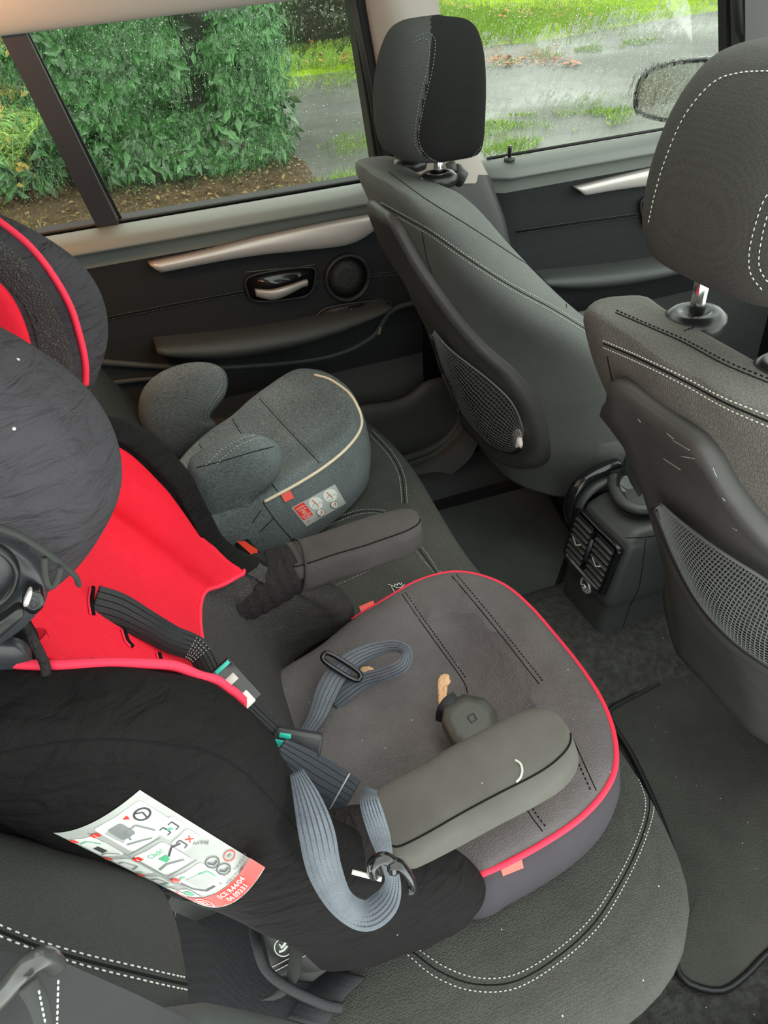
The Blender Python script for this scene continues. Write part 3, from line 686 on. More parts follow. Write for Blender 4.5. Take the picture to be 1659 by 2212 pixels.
# ================================================================ front seats
def xr(z): return .45+.37*(.82-z)
LV = [  # z, half width, side depth, centre inset, wrap of the rear face
 (.34, .20, .235, .06, .10), (.37, .250, .25, .06, .13), (.45, .258, .25, .06, .15), (.55, .258, .245, .06, .15), (.62, .252, .225, .06, .12), (.68, .238, .185, .05, .08), (.74, .218, .150, .035, .045), (.79, .200, .125, .02, .025), (.83, .186, .108, .012, .015), (.855, .172, .095, .008, .01), (.872, .148, .075, .004, .005), (.878, .110, .045, .0, 0)]
def wrap(y, wv): return wv*max(0, (abs(y)-.07)/.18)**1.25
def wv_at(z):
    for (z0, *a), (z1, *b) in zip(LV, LV[1:]):
        if z0 <= z <= z1: return a[3]+(b[3]-a[3])*(z-z0)/(z1-z0)
    return .1 if z < .5 else 0
def seat(yc, label, near):
    t = thing('front_seat', (.9, yc, .1), label, 'car seat', 'front seats seen from behind')
    secs = []
    for z, wd, dp, ins, wv in (LV if near else [(.24, .19, .24, .05, .10), (.27, .225, .25, .06, .12)]+LV[1:]):
        x = xr(min(z, .86)); f = x+dp; r = min(.03, dp*.3)
        X = lambda y: x+wrap(y, wv)
        hp = [(wd*.0, x-.004), (wd*.35, X(wd*.35)), (wd*.6, X(wd*.6)), (wd*.86, X(wd*.86)+r*.3), (wd*.975, X(wd*.97)+r*1.0), (wd, (X(wd)+f)/2), (wd*.985, f-r), (wd*.90, f), (wd*.72, f-ins*.3), (wd*.5, f-ins), (wd*.2, f-ins*1.05)]
        lp = [Vector((xx, yc+yy, z)) for yy, xx in hp]+[Vector((xx, yc-yy, z)) for yy, xx in reversed(hp[1:])]
        secs.append(resamp(spl(lp, 6, True), 80, True))
    # smooth in height
    cols = [spl([s[k] for s in secs], 4) for k in range(80)]
    secs = [[cols[k][i] for k in range(80)] for i in range(len(cols[0]))]
    body = MB().loft(secs); bv = body.bvh(); bo = body.build('backrest', M['seat_fabric'] if near else M['seat_side'], t)
    # cushion
    cu = MB(); o = [Vector((x, yc+y, .43)) for x, y in ((.74, -.2), (.74, .2), (.86, .25), (1.05, .25), (1.15, .2), (1.17, 0), (1.15, -.2), (1.05, -.25), (.86, -.25))]
    puff(cu, o, (0, 0, 1), [(.9, -.14), (1, -.1), (1.02, -.03), (.97, .0), (.85, .012), (.5, .0), (.1, 0)]); cu.build('cushion', M['seat_side'], t)
    cu = MB(); cu.box((.90, yc-.2, .06), (1.2, yc+.2, .30), None, .02); cu.build('seat_frame', M['plastic_dark'], t)
    # headrest
    hy, hw = (yc+.003, .108) if near else (yc-.026, .094)
    secs = []
    hz_, hk = (.935, .85) if near else (.903, .90)
    for z, a, x0, x1 in ((.895, .52, .490, .545), (.897, .78, .470, .565), (.905, .93, .455, .578), (.925, 1.0, .447, .583), (.96, 1.0, .443, .586), (1.0, .97, .445, .588), (1.04, .90, .452, .588), (1.07, .80, .462, .584), (1.09, .68, .474, .576), (1.1, .5, .49, .562), (1.103, .25, .505, .545)):
        w_ = hw*a; lp = []
        for k in range(96):
            q = 2*math.pi*k/96; c, s = math.cos(q), math.sin(q); e = 2/3.6
            lp.append(Vector(((x0+x1)/2+(x1-x0)/2*math.copysign(abs(c)**e, c)+.018*(s*s), hy+w_*math.copysign(abs(s)**e, s), hz_+(z-.895)*hk)))
        secs.append(lp)
    cols = [spl([s[k] for s in secs], 6) for k in range(96)]
    hb = MB().loft([[cols[k][i] for k in range(96)] for i in range(len(cols[0]))]); hv = hb.bvh()
    if not near:     # the rear cloth panel, bounded by the curved stitching
        st = [(-50, 925), (80, 932), (150, 930), (230, 911), (300, 901), (338, 915), (345, 940), (420, 960)]; A_, B_ = [], []
        for f in hb.f:
            c = sum((Vector(hb.v[i]) for i in f), Vector())/len(f); v = c-CAM; z = -v.dot(AZ); px, py = W_/2+F_*v.dot(AX)/z, H_/2-F_*v.dot(AY)/z
            lim = next((x0+(x1-x0)*(py-y0)/(y1-y0) for (y0, x0), (y1, x1) in zip(st, st[1:]) if y0 <= py <= y1), 900)
            (A_ if (px < lim and c.x < .545) else B_).append(f)
        rear = MB().add(hb.v, A_); rear.build('headrest_back', M['head_back'], t); ho = MB().add(hb.v, B_).build('headrest', M['head_dark'], t)
    else: ho = hb.build('headrest', M['near_head'], t)
    for py in (.062, -.062):
        x0 = .52
        MB().tube([(x0, yc+py, .83), (x0+.002, yc+py, .96)], .0075, 14).build('headrest_post', M['chrome'], t, label='chrome headrest post')
        c = Vector((x0, yc+py, .868))
        if not near: c.z = .870
        rg = lambda r, h: [c+Vector((r*1.12*math.cos(a), r*math.sin(a), h)) for a in [2*math.pi*i/32 for i in range(32)]]
        MB().loft([rg(.026, -.008), rg(.0285, .0), rg(.028, .006), rg(.022, .012), rg(.013, .012), rg(.0095, .008), rg(.003, .007)]).build('post_guide', M['satin_black'], t)
    return t, bo, bv, ho, hv
tf, fb, fbv, fh, fhv = seat(1.272, 'far front seat by the B-pillar, its inboard side and full headrest in view', False)
tn, nb, nbv, nh, nhv = seat(.515, 'near front seat cut off by the right edge, scuffed dark grey seatback', True)
def deco(parent, b, name, mt, lines, r, dash=False, lift=.0006, n=60, kind=None, **k):
    if not dash and len(lines) > 1:
        for ln in lines: deco(parent, b, name, mt, [ln], r, dash, lift, n, kind, **k)
        return
    mb = MB()
    for ln in lines: drape(mb, b, ln, r, n, 5, lift, dash, **k)
    if mb.v: return mb.build(name, M[mt], parent, kind=kind)
# hard back panel with shoulders, standing off the cushion
def backpanel(t, yc, near):
    out = [(.825, .0), (.825, .055), (.812, .078), (.79, .092), (.765, .115), (.735, .150), (.70, .185), (.66, .212), (.61, .232), (.55, .242), (.45, .242), (.39, .228), (.345, .2), (.325, .13), (.325, 0)]
    if not near: out = [(.825, .0), (.825, .05), (.812, .066), (.79, .074), (.755, .088), (.70, .112), (.65, .126), (.60, .143), (.55, .166), (.50, .178), (.44, .182), (.37, .180), (.325, .160), (.300, .1), (.30, 0)]
    lp = [(z, y) for z, y in out]+[(z, -y) for z, y in reversed(out[1:-1])]
    o = resamp(spl([Vector((z, y, 0)) for z, y in lp], 6, True), 110, True)
    cz = .53; rows = []
    for s, off in ((1.0, -.03), (1.012, -.004), (1.0, .012), (.965, .020), (.90, .016), (.8, .010), (.6, .008), (.4, .008), (.2, .008), (.05, .008)):
        rows.append([Vector((xr(cz+(p.x-cz)*s)+wrap(p.y*s, wv_at(cz+(p.x-cz)*s))-off, yc+p.y*s, cz+(p.x-cz)*s)) for p in o])
    mb = MB().loft(rows); b = mb.bvh(); return mb.build('back_panel', M['hardback'], t), b
fp, fpv = backpanel(tf, 1.272, False); np_, npv = backpanel(tn, .515, True)
# map pocket: edge strips and a net between them, standing off the panel
def netpocket(t, b, x_at, top, bot, NU, NV, strip):
    def pt(q, lift):
        h = cast(b, q.x, q.y, lift)
        return h if h is not None else PX(q.x, q.y, x_at)
    T = resamp(spl([Vector((x, y, 0)) for x, y in top], 8), 41); B = resamp(spl([Vector((x, y, 0)) for x, y in bot], 8), 41)
    T3 = [pt(q, .012) for q in T]; B3 = [pt(q, .020) for q in B]
    for L_ in (T3, B3):
        for _ in range(6): L_[1:-1] = [(L_[i-1]+L_[i]*2+L_[i+1])/4 for i in range(1, 40)]
    def P(u, v):
        k = u*40; i = min(39, int(k)); f = k-i; a = T3[i].lerp(T3[i+1], f); c = B3[i].lerp(B3[i+1], f); return a.lerp(c, v)+Vector((-.012*math.sin(math.pi*v)*math.sin(math.pi*u), 0, 0))
    f = MB().tube(B3, .0055, 8, flat=.5).build('map_pocket', M['plastic_dark'], t)
    MB().tube(T3, .002, 6).build('pocket_hem', M['net'], f)
    E = [pt(Vector((q.x+a, q.y+c, 0)), .008) for q, (a, c) in zip(B, [(strip[0]*min(1, i/8), strip[1]*min(1, i/8)) for i in range(41)])]
    for _ in range(6): E[1:-1] = [(E[i-1]+E[i]*2+E[i+1])/4 for i in range(1, 40)]
    MB().grid([[B3[i]+Vector((-.002, 0, 0)), B3[i].lerp(E[i], .5)+Vector((-.005, 0, 0)), E[i]] for i in range(41)]).build('pocket_edge', M['hardback'], f)
    mb = MB()
    for i in range(1, NU): mb.tube([P(min(1, max(0, i/NU+.0015*math.sin(v*2.2+i*2))), v/10) for v in range(11)], .0008, 4, cap=False)
    for j in range(1, NV): mb.tube([P(u/60, min(1, max(0, (j+.10*math.sin(u*.9))/NV))) for u in range(61)], .0008, 4, cap=False)
    mb.build('pocket_net', M['net'], f, kind='stuff'); return P
frn = netpocket(tn, npv, .55, [(1448, 1076), (1480, 1105), (1540, 1150), (1600, 1190), (1659, 1225), (1760, 1290), (1800, 1330)], [(1446, 1080), (1490, 1190), (1545, 1290), (1610, 1360), (1659, 1398), (1740, 1450), (1790, 1460)], 54, 22, (-34, 26))
frf = netpocket(tf, fpv, .52, [(950, 708), (980, 745), (1030, 785), (1080, 825), (1112, 858), (1130, 895), (1138, 925)], [(952, 714), (980, 800), (1015, 880), (1060, 938), (1100, 965), (1130, 972), (1140, 950)], 40, 16, (-18, 14))
# crumpled paper inside the far pocket
c = frf(.90, .6); mb = MB(); o = [c+Vector((.009, -.016*math.cos(a), .022*math.sin(a))) for a in [2*math.pi*i/12 for i in range(12)]]
puff(mb, o, (-1, 0, 0), [(.9, -.004), (1, 0), (.7, .004), (.1, .005)], 24); mb.wobble(.003, 90)
mb.build('paper_scrap', M['paper'], None, label='crumpled white paper showing through the net pocket of the far seat', cat='paper')
# stitching and seams laid on the far seat
deco(tf, fbv, 'stitching', 'thread', [[(822, 436), (870, 462), (930, 496), (1010, 552), (1100, 610), (1200, 664), (1300, 728)], [(826, 448), (870, 474), (930, 509), (1010, 565), (1100, 623), (1200, 678), (1298, 738)]], .00055, True, n=120, kind='stuff', ln=.003, gap=.0016)
deco(tf, fbv, 'seam', 'seam', [[(824, 442), (870, 468), (930, 502), (1010, 558), (1100, 616), (1200, 671), (1300, 733)], [(840, 372), (920, 430), (1010, 486), (1100, 545), (1180, 600), (1218, 640), (1224, 665)], [(912, 500), (920, 550), (932, 590)]], .0008, lift=.0, n=120)
deco(tf, fhv, 'stitching', 'thread_dim', [[(900, 80), (925, 72), (940, 90), (934, 150), (915, 230), (905, 300), (925, 338), (965, 352), (1010, 345), (1040, 315)], [(893, 92), (916, 84), (928, 100), (922, 150), (905, 225), (896, 300), (910, 335)]], .0006, True, n=150, kind='stuff', ln=.003, gap=.0015)
deco(tn, nbv, 'stitching', 'thread', [[(1304, 735), (1380, 768), (1480, 815), (1570, 862), (1680, 908)], [(1304, 750), (1380, 783), (1480, 832), (1570, 882), (1680, 930)]], .0007, True, n=120, kind='stuff', ln=.0032, gap=.0014)
deco(tn, nbv, 'seam', 'seam', [[(1304, 742), (1380, 775), (1480, 824), (1570, 872), (1680, 919)], [(1330, 676), (1400, 706), (1480, 742), (1570, 790), (1680, 835)], [(1312, 770), (1325, 830), (1340, 880)]], .0009, lift=0.0, n=120)
deco(tn, nbv, 'stitching', 'seam', [[(1332, 672), (1400, 702), (1480, 736), (1570, 783), (1680, 828)], [(1478, 716), (1530, 700), (1600, 695)]], .0007, True, lift=.001, n=100, kind='stuff')
deco(tn, nhv, 'stitching', 'thread', [[(1402, 480), (1418, 410), (1440, 340), (1480, 250), (1540, 180), (1600, 158), (1680, 154)], [(1680, 395), (1652, 430), (1634, 480), (1620, 540), (1622, 590), (1650, 630)], [(1680, 425), (1660, 460), (1645, 520), (1640, 570), (1652, 600), (1665, 612)]], .00055, True, n=150, kind='stuff', ln=.003, gap=.0016)

mb = MB()
for ln in ([(1440, 935), (1455, 948)], [(1452, 950), (1490, 972)], [(1470, 985), (1500, 990)], [(1432, 990), (1470, 1015)], [(1540, 1010), (1548, 1030)], [(1582, 1140), (1592, 1146)], [(1560, 1075), (1566, 1082)], [(1378, 905), (1384, 912)]): drape(mb, npv, ln, .0005, 8, 4, .0001)
mb.build('scuff_marks', mat('scuff', (.3, .29, .27), .8), tn, kind='stuff')
# ================================================================ rear bench
bt = thing('rear_bench', (.15, .91, 0), 'dark grey fabric rear bench seat with curved white double stitching', 'car seat')
o = [(-.12, .235), (0, .225), (.12, .215), (.25, .222), (.34, .24), (.40, .28), (.432, .35), (.445, .45), (.448, .60), (.44, .75), (.432, .91), (.44, 1.05), (.45, 1.2), (.44, 1.36), (.41, 1.48), (.34, 1.545), (.2, 1.56), (-.12, 1.56)]
mb = MB(); puff(mb, [Vector((x, y, .30)) for x, y in o], (0, 0, 1), [(.93, -.20), (.95, -.15), (.985, -.07), (1.0, -.02), (.995, .02), (.975, .042), (.94, .054), (.85, .060), (.6, .057), (.2, .055)], 140, (.12, .90, .30))
bnv = mb.bvh(); mb.build('cushion', M['seat_fabric_dusty'], bt)
MB().box((-.1, .26, .02), (.34, 1.56, .2), None, .02).build('bench_base', M['plastic_dark'], bt)
deco(bt, bnv, 'stitching', 'thread', [
 [(880, 2062), (940, 2110), (1020, 2140), (1110, 2136), (1200, 2085), (1290, 2005), (1355, 1900), (1395, 1810), (1412, 1740), (1400, 1690), (1375, 1650), (1350, 1610)],
 [(905, 2052), (960, 2088), (1030, 2112), (1110, 2106), (1195, 2058), (1275, 1985), (1338, 1890), (1380, 1800), (1394, 1740), (1384, 1695), (1362, 1655)],
 [(590, 1196), (640, 1160), (700, 1130), (760, 1106), (800, 1100), (835, 1104)], [(600, 1200), (650, 1167), (710, 1136), (765, 1114), (805, 1108), (840, 1114)],
 [(700, 1275), (760, 1250), (830, 1215), (870, 1190), (895, 1180)], [(880, 1165), (910, 1205), (938, 1238)], [(895, 1160), (925, 1200), (950, 1240)],
 [(800, 940), (840, 985), (862, 1030), (868, 1088)], [(805, 930), (850, 980), (874, 1030), (880, 1088)]], .00065, True, n=140, kind='stuff', ln=.0034, gap=.0016, lift=.0004)
deco(bt, bnv, 'seam', 'seam', [[(892, 2057), (950, 2099), (1025, 2126), (1110, 2121), (1198, 2072), (1283, 1995), (1347, 1895), (1388, 1805), (1403, 1740), (1392, 1692), (1368, 1652)], [(595, 1198), (645, 1164), (705, 1133), (762, 1110), (802, 1104), (838, 1109)], [(803, 935), (845, 983), (868, 1030), (874, 1088)], [(888, 1163), (918, 1203), (944, 1239)]], .0008, lift=0, n=120)
# backrest with the near bolster
def bx(z): return -.05-.5*(z-.49)
mb = MB(); rows = []
for z, th in ((.30, .06), (.36, .10), (.5, .11), (.65, .11), (.8, .10), (.92, .08), (.95, .04)):
    x = bx(z); ys = .45 if z < .52 else .30; rows.append([Vector((x+.0, ys, z)), Vector((x, .9, z)), Vector((x, 1.48, z)), Vector((x-.03, 1.555, z)), Vector((x-th, 1.555, z-.02)), Vector((x-th, .9, z-.02)), Vector((x-th, ys, z-.02))])
cols = [spl([r[k] for r in rows], 3) for k in range(7)]; mb.loft([[c[i] for c in cols] for i in range(len(cols[0]))]); mb.build('backrest', M['bolster'], bt)
# near bolster, rounded roll along the lean, ending above the belt slot
mb = MB(); secs = []
A, B = Vector((-.395, .275, .995)), Vector((-.105, .275, .63)); D = (B-A).normalized(); Nf = Vector((.82, 0, .57)).normalized()
for s, k in ((0, 1), (.2, 1), (.4, 1), (.6, 1), (.75, 1), (.86, .97), (.93, .88), (.97, .72), (1.0, .45), (1.01, .2)):
    c = A.lerp(B, s); lp = []
    for a in range(36):
        q = 2*math.pi*a/36; e = 2/2.6
        lp.append(c+Vector((0, 1, 0))*(.080*(.5+.5*k))*math.copysign(abs(math.cos(q))**e, math.cos(q))+Nf*.055*k*math.copysign(abs(math.sin(q))**e, math.sin(q)))
    secs.append(lp)
cols = [spl([r[k] for r in secs], 3) for k in range(36)]; mb.loft([[c[i] for c in cols] for i in range(len(cols[0]))]); blv = mb.bvh(); mb.build('side_bolster', M['bolster'], bt)
deco(bt, blv, 'stitching', 'thread', [[(-60, 1975), (0, 2000), (80, 2032), (180, 2062), (300, 2090), (400, 2112), (474, 2120)], [(-60, 2000), (0, 2024), (80, 2055), (180, 2086), (300, 2116), (400, 2138), (466, 2146)]], .0006, True, n=140, kind='stuff', ln=.0034, gap=.0016)
deco(bt, blv, 'seam', 'seam', [[(-60, 1988), (0, 2012), (80, 2044), (180, 2074), (300, 2103), (400, 2126), (470, 2134)]], .0009, lift=0, n=100)
# plastic cheek below and the belt slot
mb = MB(); mb.grid([[PY(x, y, yy) for x, y, yy in r] for r in [[(250, 2190, .235), (250, 2260, .215), (250, 2320, .2)], [(440, 2165, .235), (440, 2222, .215), (440, 2320, .2)], [(520, 2180, .24), (600, 2215, .225), (640, 2320, .2)], [(600, 2215, .25), (700, 2225, .23), (740, 2320, .22)]]]); mb.build('side_cheek', M['door_skin'], bt)

# isofix flap and belts in the gap
fl = thing('anchor_cover', (.0, .36, .36), 'black plastic anchor cover with a round white seat symbol, under the child seat', 'cover')
Z0 = .39
c4 = [PZ(566, 2012, Z0+.02), PZ(640, 1960, Z0+.03), PZ(790, 2050, Z0-.01), PZ(745, 2092, Z0-.018), PZ(690, 2122, Z0-.02), PZ(590, 2110, Z0-.01)]
mb = MB(); nn = len(c4); vs = c4+[p-Vector((0, 0, .03)) for p in c4]; mb.add(vs, [tuple(range(nn)), tuple(range(2*nn-1, nn-1, -1))]+[(i, (i+1) % nn, (i+1) % nn+nn, i+nn) for i in range(nn)], False); flv = mb.bvh(); mb.build('cover_plate', M['satin_black'], fl)
mb = MB(); mb.tube(oncast(flv, [(612+19*math.cos(a), 2046+19*math.sin(a)) for a in [k*math.pi/5 for k in range(10)]], 40, .0006, True), .0006, 5, closed=True)
mb.tube(oncast(flv, [(603, 2055), (612, 2052), (621, 2042)], 12, .0006), .0014, 5); mb.tube(oncast(flv, [(607, 2047), (613, 2041), (618, 2034)], 12, .0006), .0015, 5); mb.tube(oncast(flv, [(604, 2041), (606, 2039)], 6, .0008), .0016, 5)
mb.build('symbol', M['white_print'], fl, kind='stuff')
for y in (2078, 2090): MB().tube(oncast(flv, [(588, y+10), (650, y-22), (700, y-48)], 20, .001), .0007, 5).build('rib', M['silver'], fl)
sb = MB(); p = [PZ(648, 1990, .42), PZ(640, 2050, .41), PZ(632, 2110, .40), PZ(606, 2146, .395), PZ(578, 2160, .39)]; p = spl(p, 8)
sb.ribbon(p, [AX*.0065]*len(p), .001); sb.build('strap_loop', M['elastic'], None, label='thin dark webbing strap hanging in front of the anchor cover', cat='strap')
bs = MB(); p = spl([PZ(545, 1975, .42), PZ(555, 2040, .42), PZ(575, 2095, .41), (PZ(625, 2135, .40)), PZ(700, 2170, .385), PZ(740, 2178, .38)], 8)
bs.tube(p, .005, 12, flat=.45); bs.build('buckle_sleeve', M['webbing_black'], None, label='bunched black belt cloth curving round the anchor cover', cat='belt')
bs = MB(); p = spl([PZ(660, 2212, .372), PZ(700, 2150, .375), PZ(752, 2100, .372)], 8)
bs.ribbon(p, [Vector((.015, -.011, 0))]*len(p), .0012); bs.build('belt_webbing', M['webbing_black'], None, label='flat black belt webbing lying on the bench by the anchor cover', cat='belt')
g = MB().grid([[PZ(380, 1940, .374), PZ(455, 1960, .374), PZ(560, 1960, .385), PZ(690, 1990, .372)], [PZ(380, 2050, .370), PZ(455, 2050, .370), PZ(560, 2060, .376), PZ(650, 2090, .368)], [PZ(380, 2130, .368), PZ(470, 2130, .368), PZ(580, 2140, .372), PZ(700, 2150, .364)], [PZ(380, 2260, .365), PZ(480, 2230, .365), PZ(590, 2230, .368), PZ(690, 2240, .361)]]); g.build('dark_fold_sheet', M['webbing_black'], bt)  # black sheet laid over the cushion to paint the shade of the fold
# rear seat belt and trim in the bottom left corner
bl = thing('seat_belt', (-.16, .2, .7), 'dark belt webbing with a worn folded end in the bottom left corner', 'seat belt')
p = [PY(60, 2125, .20), PY(85, 2170, .195), PY(105, 2260, .19)]
w1 = PY(112, 2110, .20)-PY(78, 2135, .20)
p = spl(p, 8); MB().ribbon(p, [w1*.55]*len(p), .0015).build('webbing', M['elastic'], bl)
mb = MB(); p = spl([PY(-20, 2175, .21), PY(20, 2130, .21), PY(60, 2085, .21), PY(100, 2068, .215), PY(120, 2085, .22)], 8); mb.tube(p, .0052, 10); mb.build('belt_hook', mat('hook', (.045, .045, .043), .22), bl, label='rounded grey guide hook')
MB().dashes(spl([PY(84, 2140, .1945), PY(108, 2260, .186)], 8), r=.0005, ln=.0022, gap=.0012).dashes(spl([PY(126, 2118, .195), PY(122, 2260, .186)], 8), r=.0005, ln=.0022, gap=.0012).build('stitching', M['thread'], bl, kind='stuff')
mb = MB(); mb.grid([[PY(-80, 2040, .235), PY(130, 2075, .225), PY(300, 2150, .22), PY(480, 2240, .215)], [PY(-80, 2330, .19), PY(130, 2330, .19), PY(300, 2330, .19), PY(480, 2330, .19)]]); mb.build('trim_7', M['plastic_dark'], kind='structure')

# buckle on the bench beside the booster
bk = thing('belt_buckle', (.05, .86, .38), 'black belt buckle with orange red release button, beside the booster', 'buckle')
A = PZ(505, 1150, .44); U = (PZ(552, 1205, .44)-A); ul = U.length; U.normalize(); V = Vector((0, 0, 1)).cross(U).normalized(); Wn = U.cross(V)
Mx = Matrix(((U.x, V.x, Wn.x, A.x), (U.y, V.y, Wn.y, A.y), (U.z, V.z, Wn.z, A.z), (0, 0, 0, 1)))
MB().box((0, -.012, -.06), (ul, .013, .0), Mx, .004).build('buckle_body', M['gloss_black'], bk)
q = [(512, 1170), (528, 1168), (556, 1187), (558, 1202), (550, 1204)]; pp = [PZ(x, y, .4415) for x, y in q]; mb = MB(); n5 = len(pp); mb.add(pp+[v-Vector((0, 0, .006)) for v in pp], [tuple(range(n5)), tuple(range(2*n5-1, n5-1, -1))]+[(i, (i+1) % n5, (i+1) % n5+n5, i+n5) for i in range(n5)], False); mb.build('release_button', M['buckle_red'], bk)
# printed tag at the bench seam
tg = MB(); q = [(840, 1262), (866, 1272), (876, 1262), (868, 1258), (850, 1280)]
mb = MB()
for ln in ([(838, 1264), (862, 1272), (874, 1264)], [(846, 1270), (852, 1280)], [(852, 1268), (854, 1263), (858, 1267), (861, 1261), (866, 1266), (868, 1261)]): mb.tube(oncast(bnv, ln, 14, .002), .0007, 5)
mb.build('printed_tag', M['white_print'], None, label='small white printed m-shaped tag on the bench beside the red piping', cat='tag')

# ================================================================ rear console
cn = thing('centre_console', (.8, .905, .08), 'black rear centre console with two air vents and power socket', 'console')
XF = .69
tl, trr, br, bl_ = PX(1244, 1122, XF), PX(1385, 1200, XF+.012), PX(1300, 1372, XF-.01), PX(1215, 1282, XF-.01)
tl = Vector((XF+.02, .965, .325)); trr = Vector((XF+.02, .833, .325)); 
y0, y1 = br.y, bl_.y
secs = []
for z, x, a, b in ((.06, .672, y0-.004, y1+.004), (.10, .674, y0, y1), (.16, .682, y0-.002, y1+.001), (.175, .676, y0-.006, y1+.003), (.2, .678, y0-.008, y1+.003), (.30, .70, y0-.008, y1-.004), (.318, .712, y0-.004, y1-.008), (.330, .735, y0+.004, y1-.014), (.334, .80, y0+.015, y1-.025)):
    r = .016; L_ = 1.05
    secs.append([Vector(p) for p in ((x, a+r, z), (x, (a+b)/2, z), (x, b-r, z), (x+r*.3, b-r*.3, z), (x+r, b, z), (L_, b, z), (L_, a, z), (x+r, a, z), (x+r*.3, a+r*.3, z))])
cols = [spl([s[k] for s in secs], 3) for k in range(9)]
body = MB().loft([resamp([c[i] for c in cols], 60, True) if 0 else [c[i] for c in cols] for i in range(len(cols[0]))]); cnv = body.bvh(); body.build('console_body', M['plastic'], cn)
cy = (y0+y1)/2; hw_ = (y1-y0)/2
# vent surround: lies on the leaning rear face between z .185 and .31
Uc = Vector((0, -1, 0)); Vc = Vector((.022/.10, 0, 1)).normalized(); Nc = Uc.cross(Vc).normalized()
if Nc.x > 0: Nc = -Nc
OC = Vector((.688, cy, .252))
def CP(u, v, n=0): return OC+Uc*u+Vc*v+Nc*n
fr = [(-hw_*.93, .052), (0, .053), (hw_*.93, .052), (hw_*.97, .03), (hw_*.95, -.045), (hw_*.85, -.056), (0, -.058), (-hw_*.85, -.056), (-hw_*.95, -.045), (-hw_*.97, .03)]
o = resamp(spl([CP(u, v) for u, v in fr], 5, True), 60, True); c = CP(0, 0)
MB().loft([[c+(p-c)*s+Nc*h for p in o] for s, h in ((1.0, -.006), (1.0, .006), (.97, .009), (.93, .009), (.91, .004), (.5, .004), (.1, .004))]).build('vent_surround', M['gloss_black'], cn)
for sg in (-1, 1):
    u0 = sg*hw_*.47; v = thing('air_vent', (0, 0, 0)); bpy.data.objects.remove(v)
    wv = hw_*.36; MBv = MB()
    fr2 = [CP(u0-wv, .042, .0075), CP(u0+wv, .042, .0075), CP(u0+wv, -.046, .0075), CP(u0-wv, -.046, .0075)]
    vo = MBv.tube(resamp(fr2, 40, True), .0016, 5, closed=True).build('air_vent', M['plastic_dark'], cn)
    for k in range(7):
        vv = .034-k*.0122; MB().box((-wv, -.0012, -.004), (wv, .0012, .004), Matrix.Translation(CP(u0, vv, .008)) @ Matrix(((Uc.x, Vc.x, Nc.x, 0), (Uc.y, Vc.y, Nc.y, 0), (Uc.z, Vc.z, Nc.z, 0), (0, 0, 0, 1))) @ Matrix.Rotation(.5, 4, 'X'), .0005).build('slat', M['plastic'], vo)
    q = MB().tube([CP(u0-wv*.55, -.002, .013), CP(u0+wv*.1, -.010, .014), CP(u0+wv*.5, -.002, .013)], .0016, 6); q.build('vent_tab', M['silver'], vo, label='silver vent adjuster tab')
MB().tube([CP(0, .024, .008), CP(.001, .0, .011), CP(0, -.024, .008)], .0045, 10, flat=.7).build('thumb_wheel', M['shell'], cn)
so = Vector(cast(cnv, 1266, 1264, .0)); rg = lambda r, h: [so+Vector((-h, 0, 0))+Vector((0, r*math.cos(a), r*math.sin(a))) for a in [2*math.pi*i/28 for i in range(28)]]
s_ = MB().loft([rg(.0165, -.002), rg(.0165, .003), rg(.014, .004), rg(.013, .002), rg(.0125, -.004), rg(.002, -.004)]).build('power_socket', M['silver'], cn, label='round power socket with a metal rim')
mb = MB(); mb.tube([so+Vector((-.005, .006, .004)), so+Vector((-.006, -.006, .004)), so+Vector((-.006, -.006, -.004)), so+Vector((-.006, .006, -.004))], .0016, 6); mb.tube([so+Vector((-.005, 0, .004)), so+Vector((-.006, 0, -.004))], .001, 6); mb.build('socket_contact', M['chrome'], s_)
# seams of the side face
mb = MB(); mb.tube(oncast(cnv, [(1352, 1162), (1395, 1160), (1460, 1150)], 20, .0003), .0008, 5); mb.tube(oncast(cnv, [(1395, 1163), (1382, 1260), (1360, 1310), (1344, 1360)], 20, .0003), .0008, 5); mb.build('panel_gap', M['seam'], cn)
# holder ring on top
H = [(1325, 1028), (1328, 1056), (1345, 1085), (1378, 1100), (1420, 1098), (1452, 1084), (1450, 1062), (1440, 1045)]
p = resamp(spl([PZ(x, y, .352) for x, y in H], 8), 40); MB().tube(p, .011, 10, flat=.8).build('holder_rim', M['plastic'], cn)
mb = MB(); ot = [PZ(x, y, .352) for x, y in [(1330, 1030), (1335, 1060), (1350, 1083), (1380, 1093), (1420, 1091), (1448, 1078), (1445, 1050), (1400, 1030)]]
puff(mb, ot, (0, 0, 1), [(1.0, -.03), (1.0, 0), (.97, .0), (.9, -.016), (.5, -.02), (.1, -.02)], 48); mb.build('holder_tray', M['gloss_black'], cn)
rows = []
for x, y, h in ((1328, 1040, .0), (1335, 1010, .03), (1350, 1002, .045), (1362, 1030, .03), (1380, 1060, .01)): b_ = PZ(x, y+14, .36); rows.append([b_, b_+Vector((.006, 0, h*.6)), b_+Vector((.01, 0, h+.01))])
MB().grid([spl(r, 4) for r in rows]).build('holder_wall', M['plastic'], cn)
# curved bracket of the armrest beside the console
p = [(1232, 1128), (1228, 1098), (1240, 1060), (1268, 1030), (1305, 1010), (1335, 1000)]
MB().tube(resamp(spl([PY(x, y, 1.0) for x, y in p], 8), 40), .014, 10, flat=.6).build('belt_stalk_cover', M['gloss_black'], cn)
p = [(1250, 1125), (1248, 1098), (1262, 1070), (1290, 1046), (1325, 1030)]
MB().tube(resamp(spl([PY(x, y, .99) for x, y in p], 8), 40), .014, 10, flat=.5).build('bracket_inner', M['plastic'], cn)
# box behind (front armrest / tunnel)
MB().box((.86, .84, .05), (1.6, .985, .42), None, .03).build('front_box', M['plastic_dark'], cn)

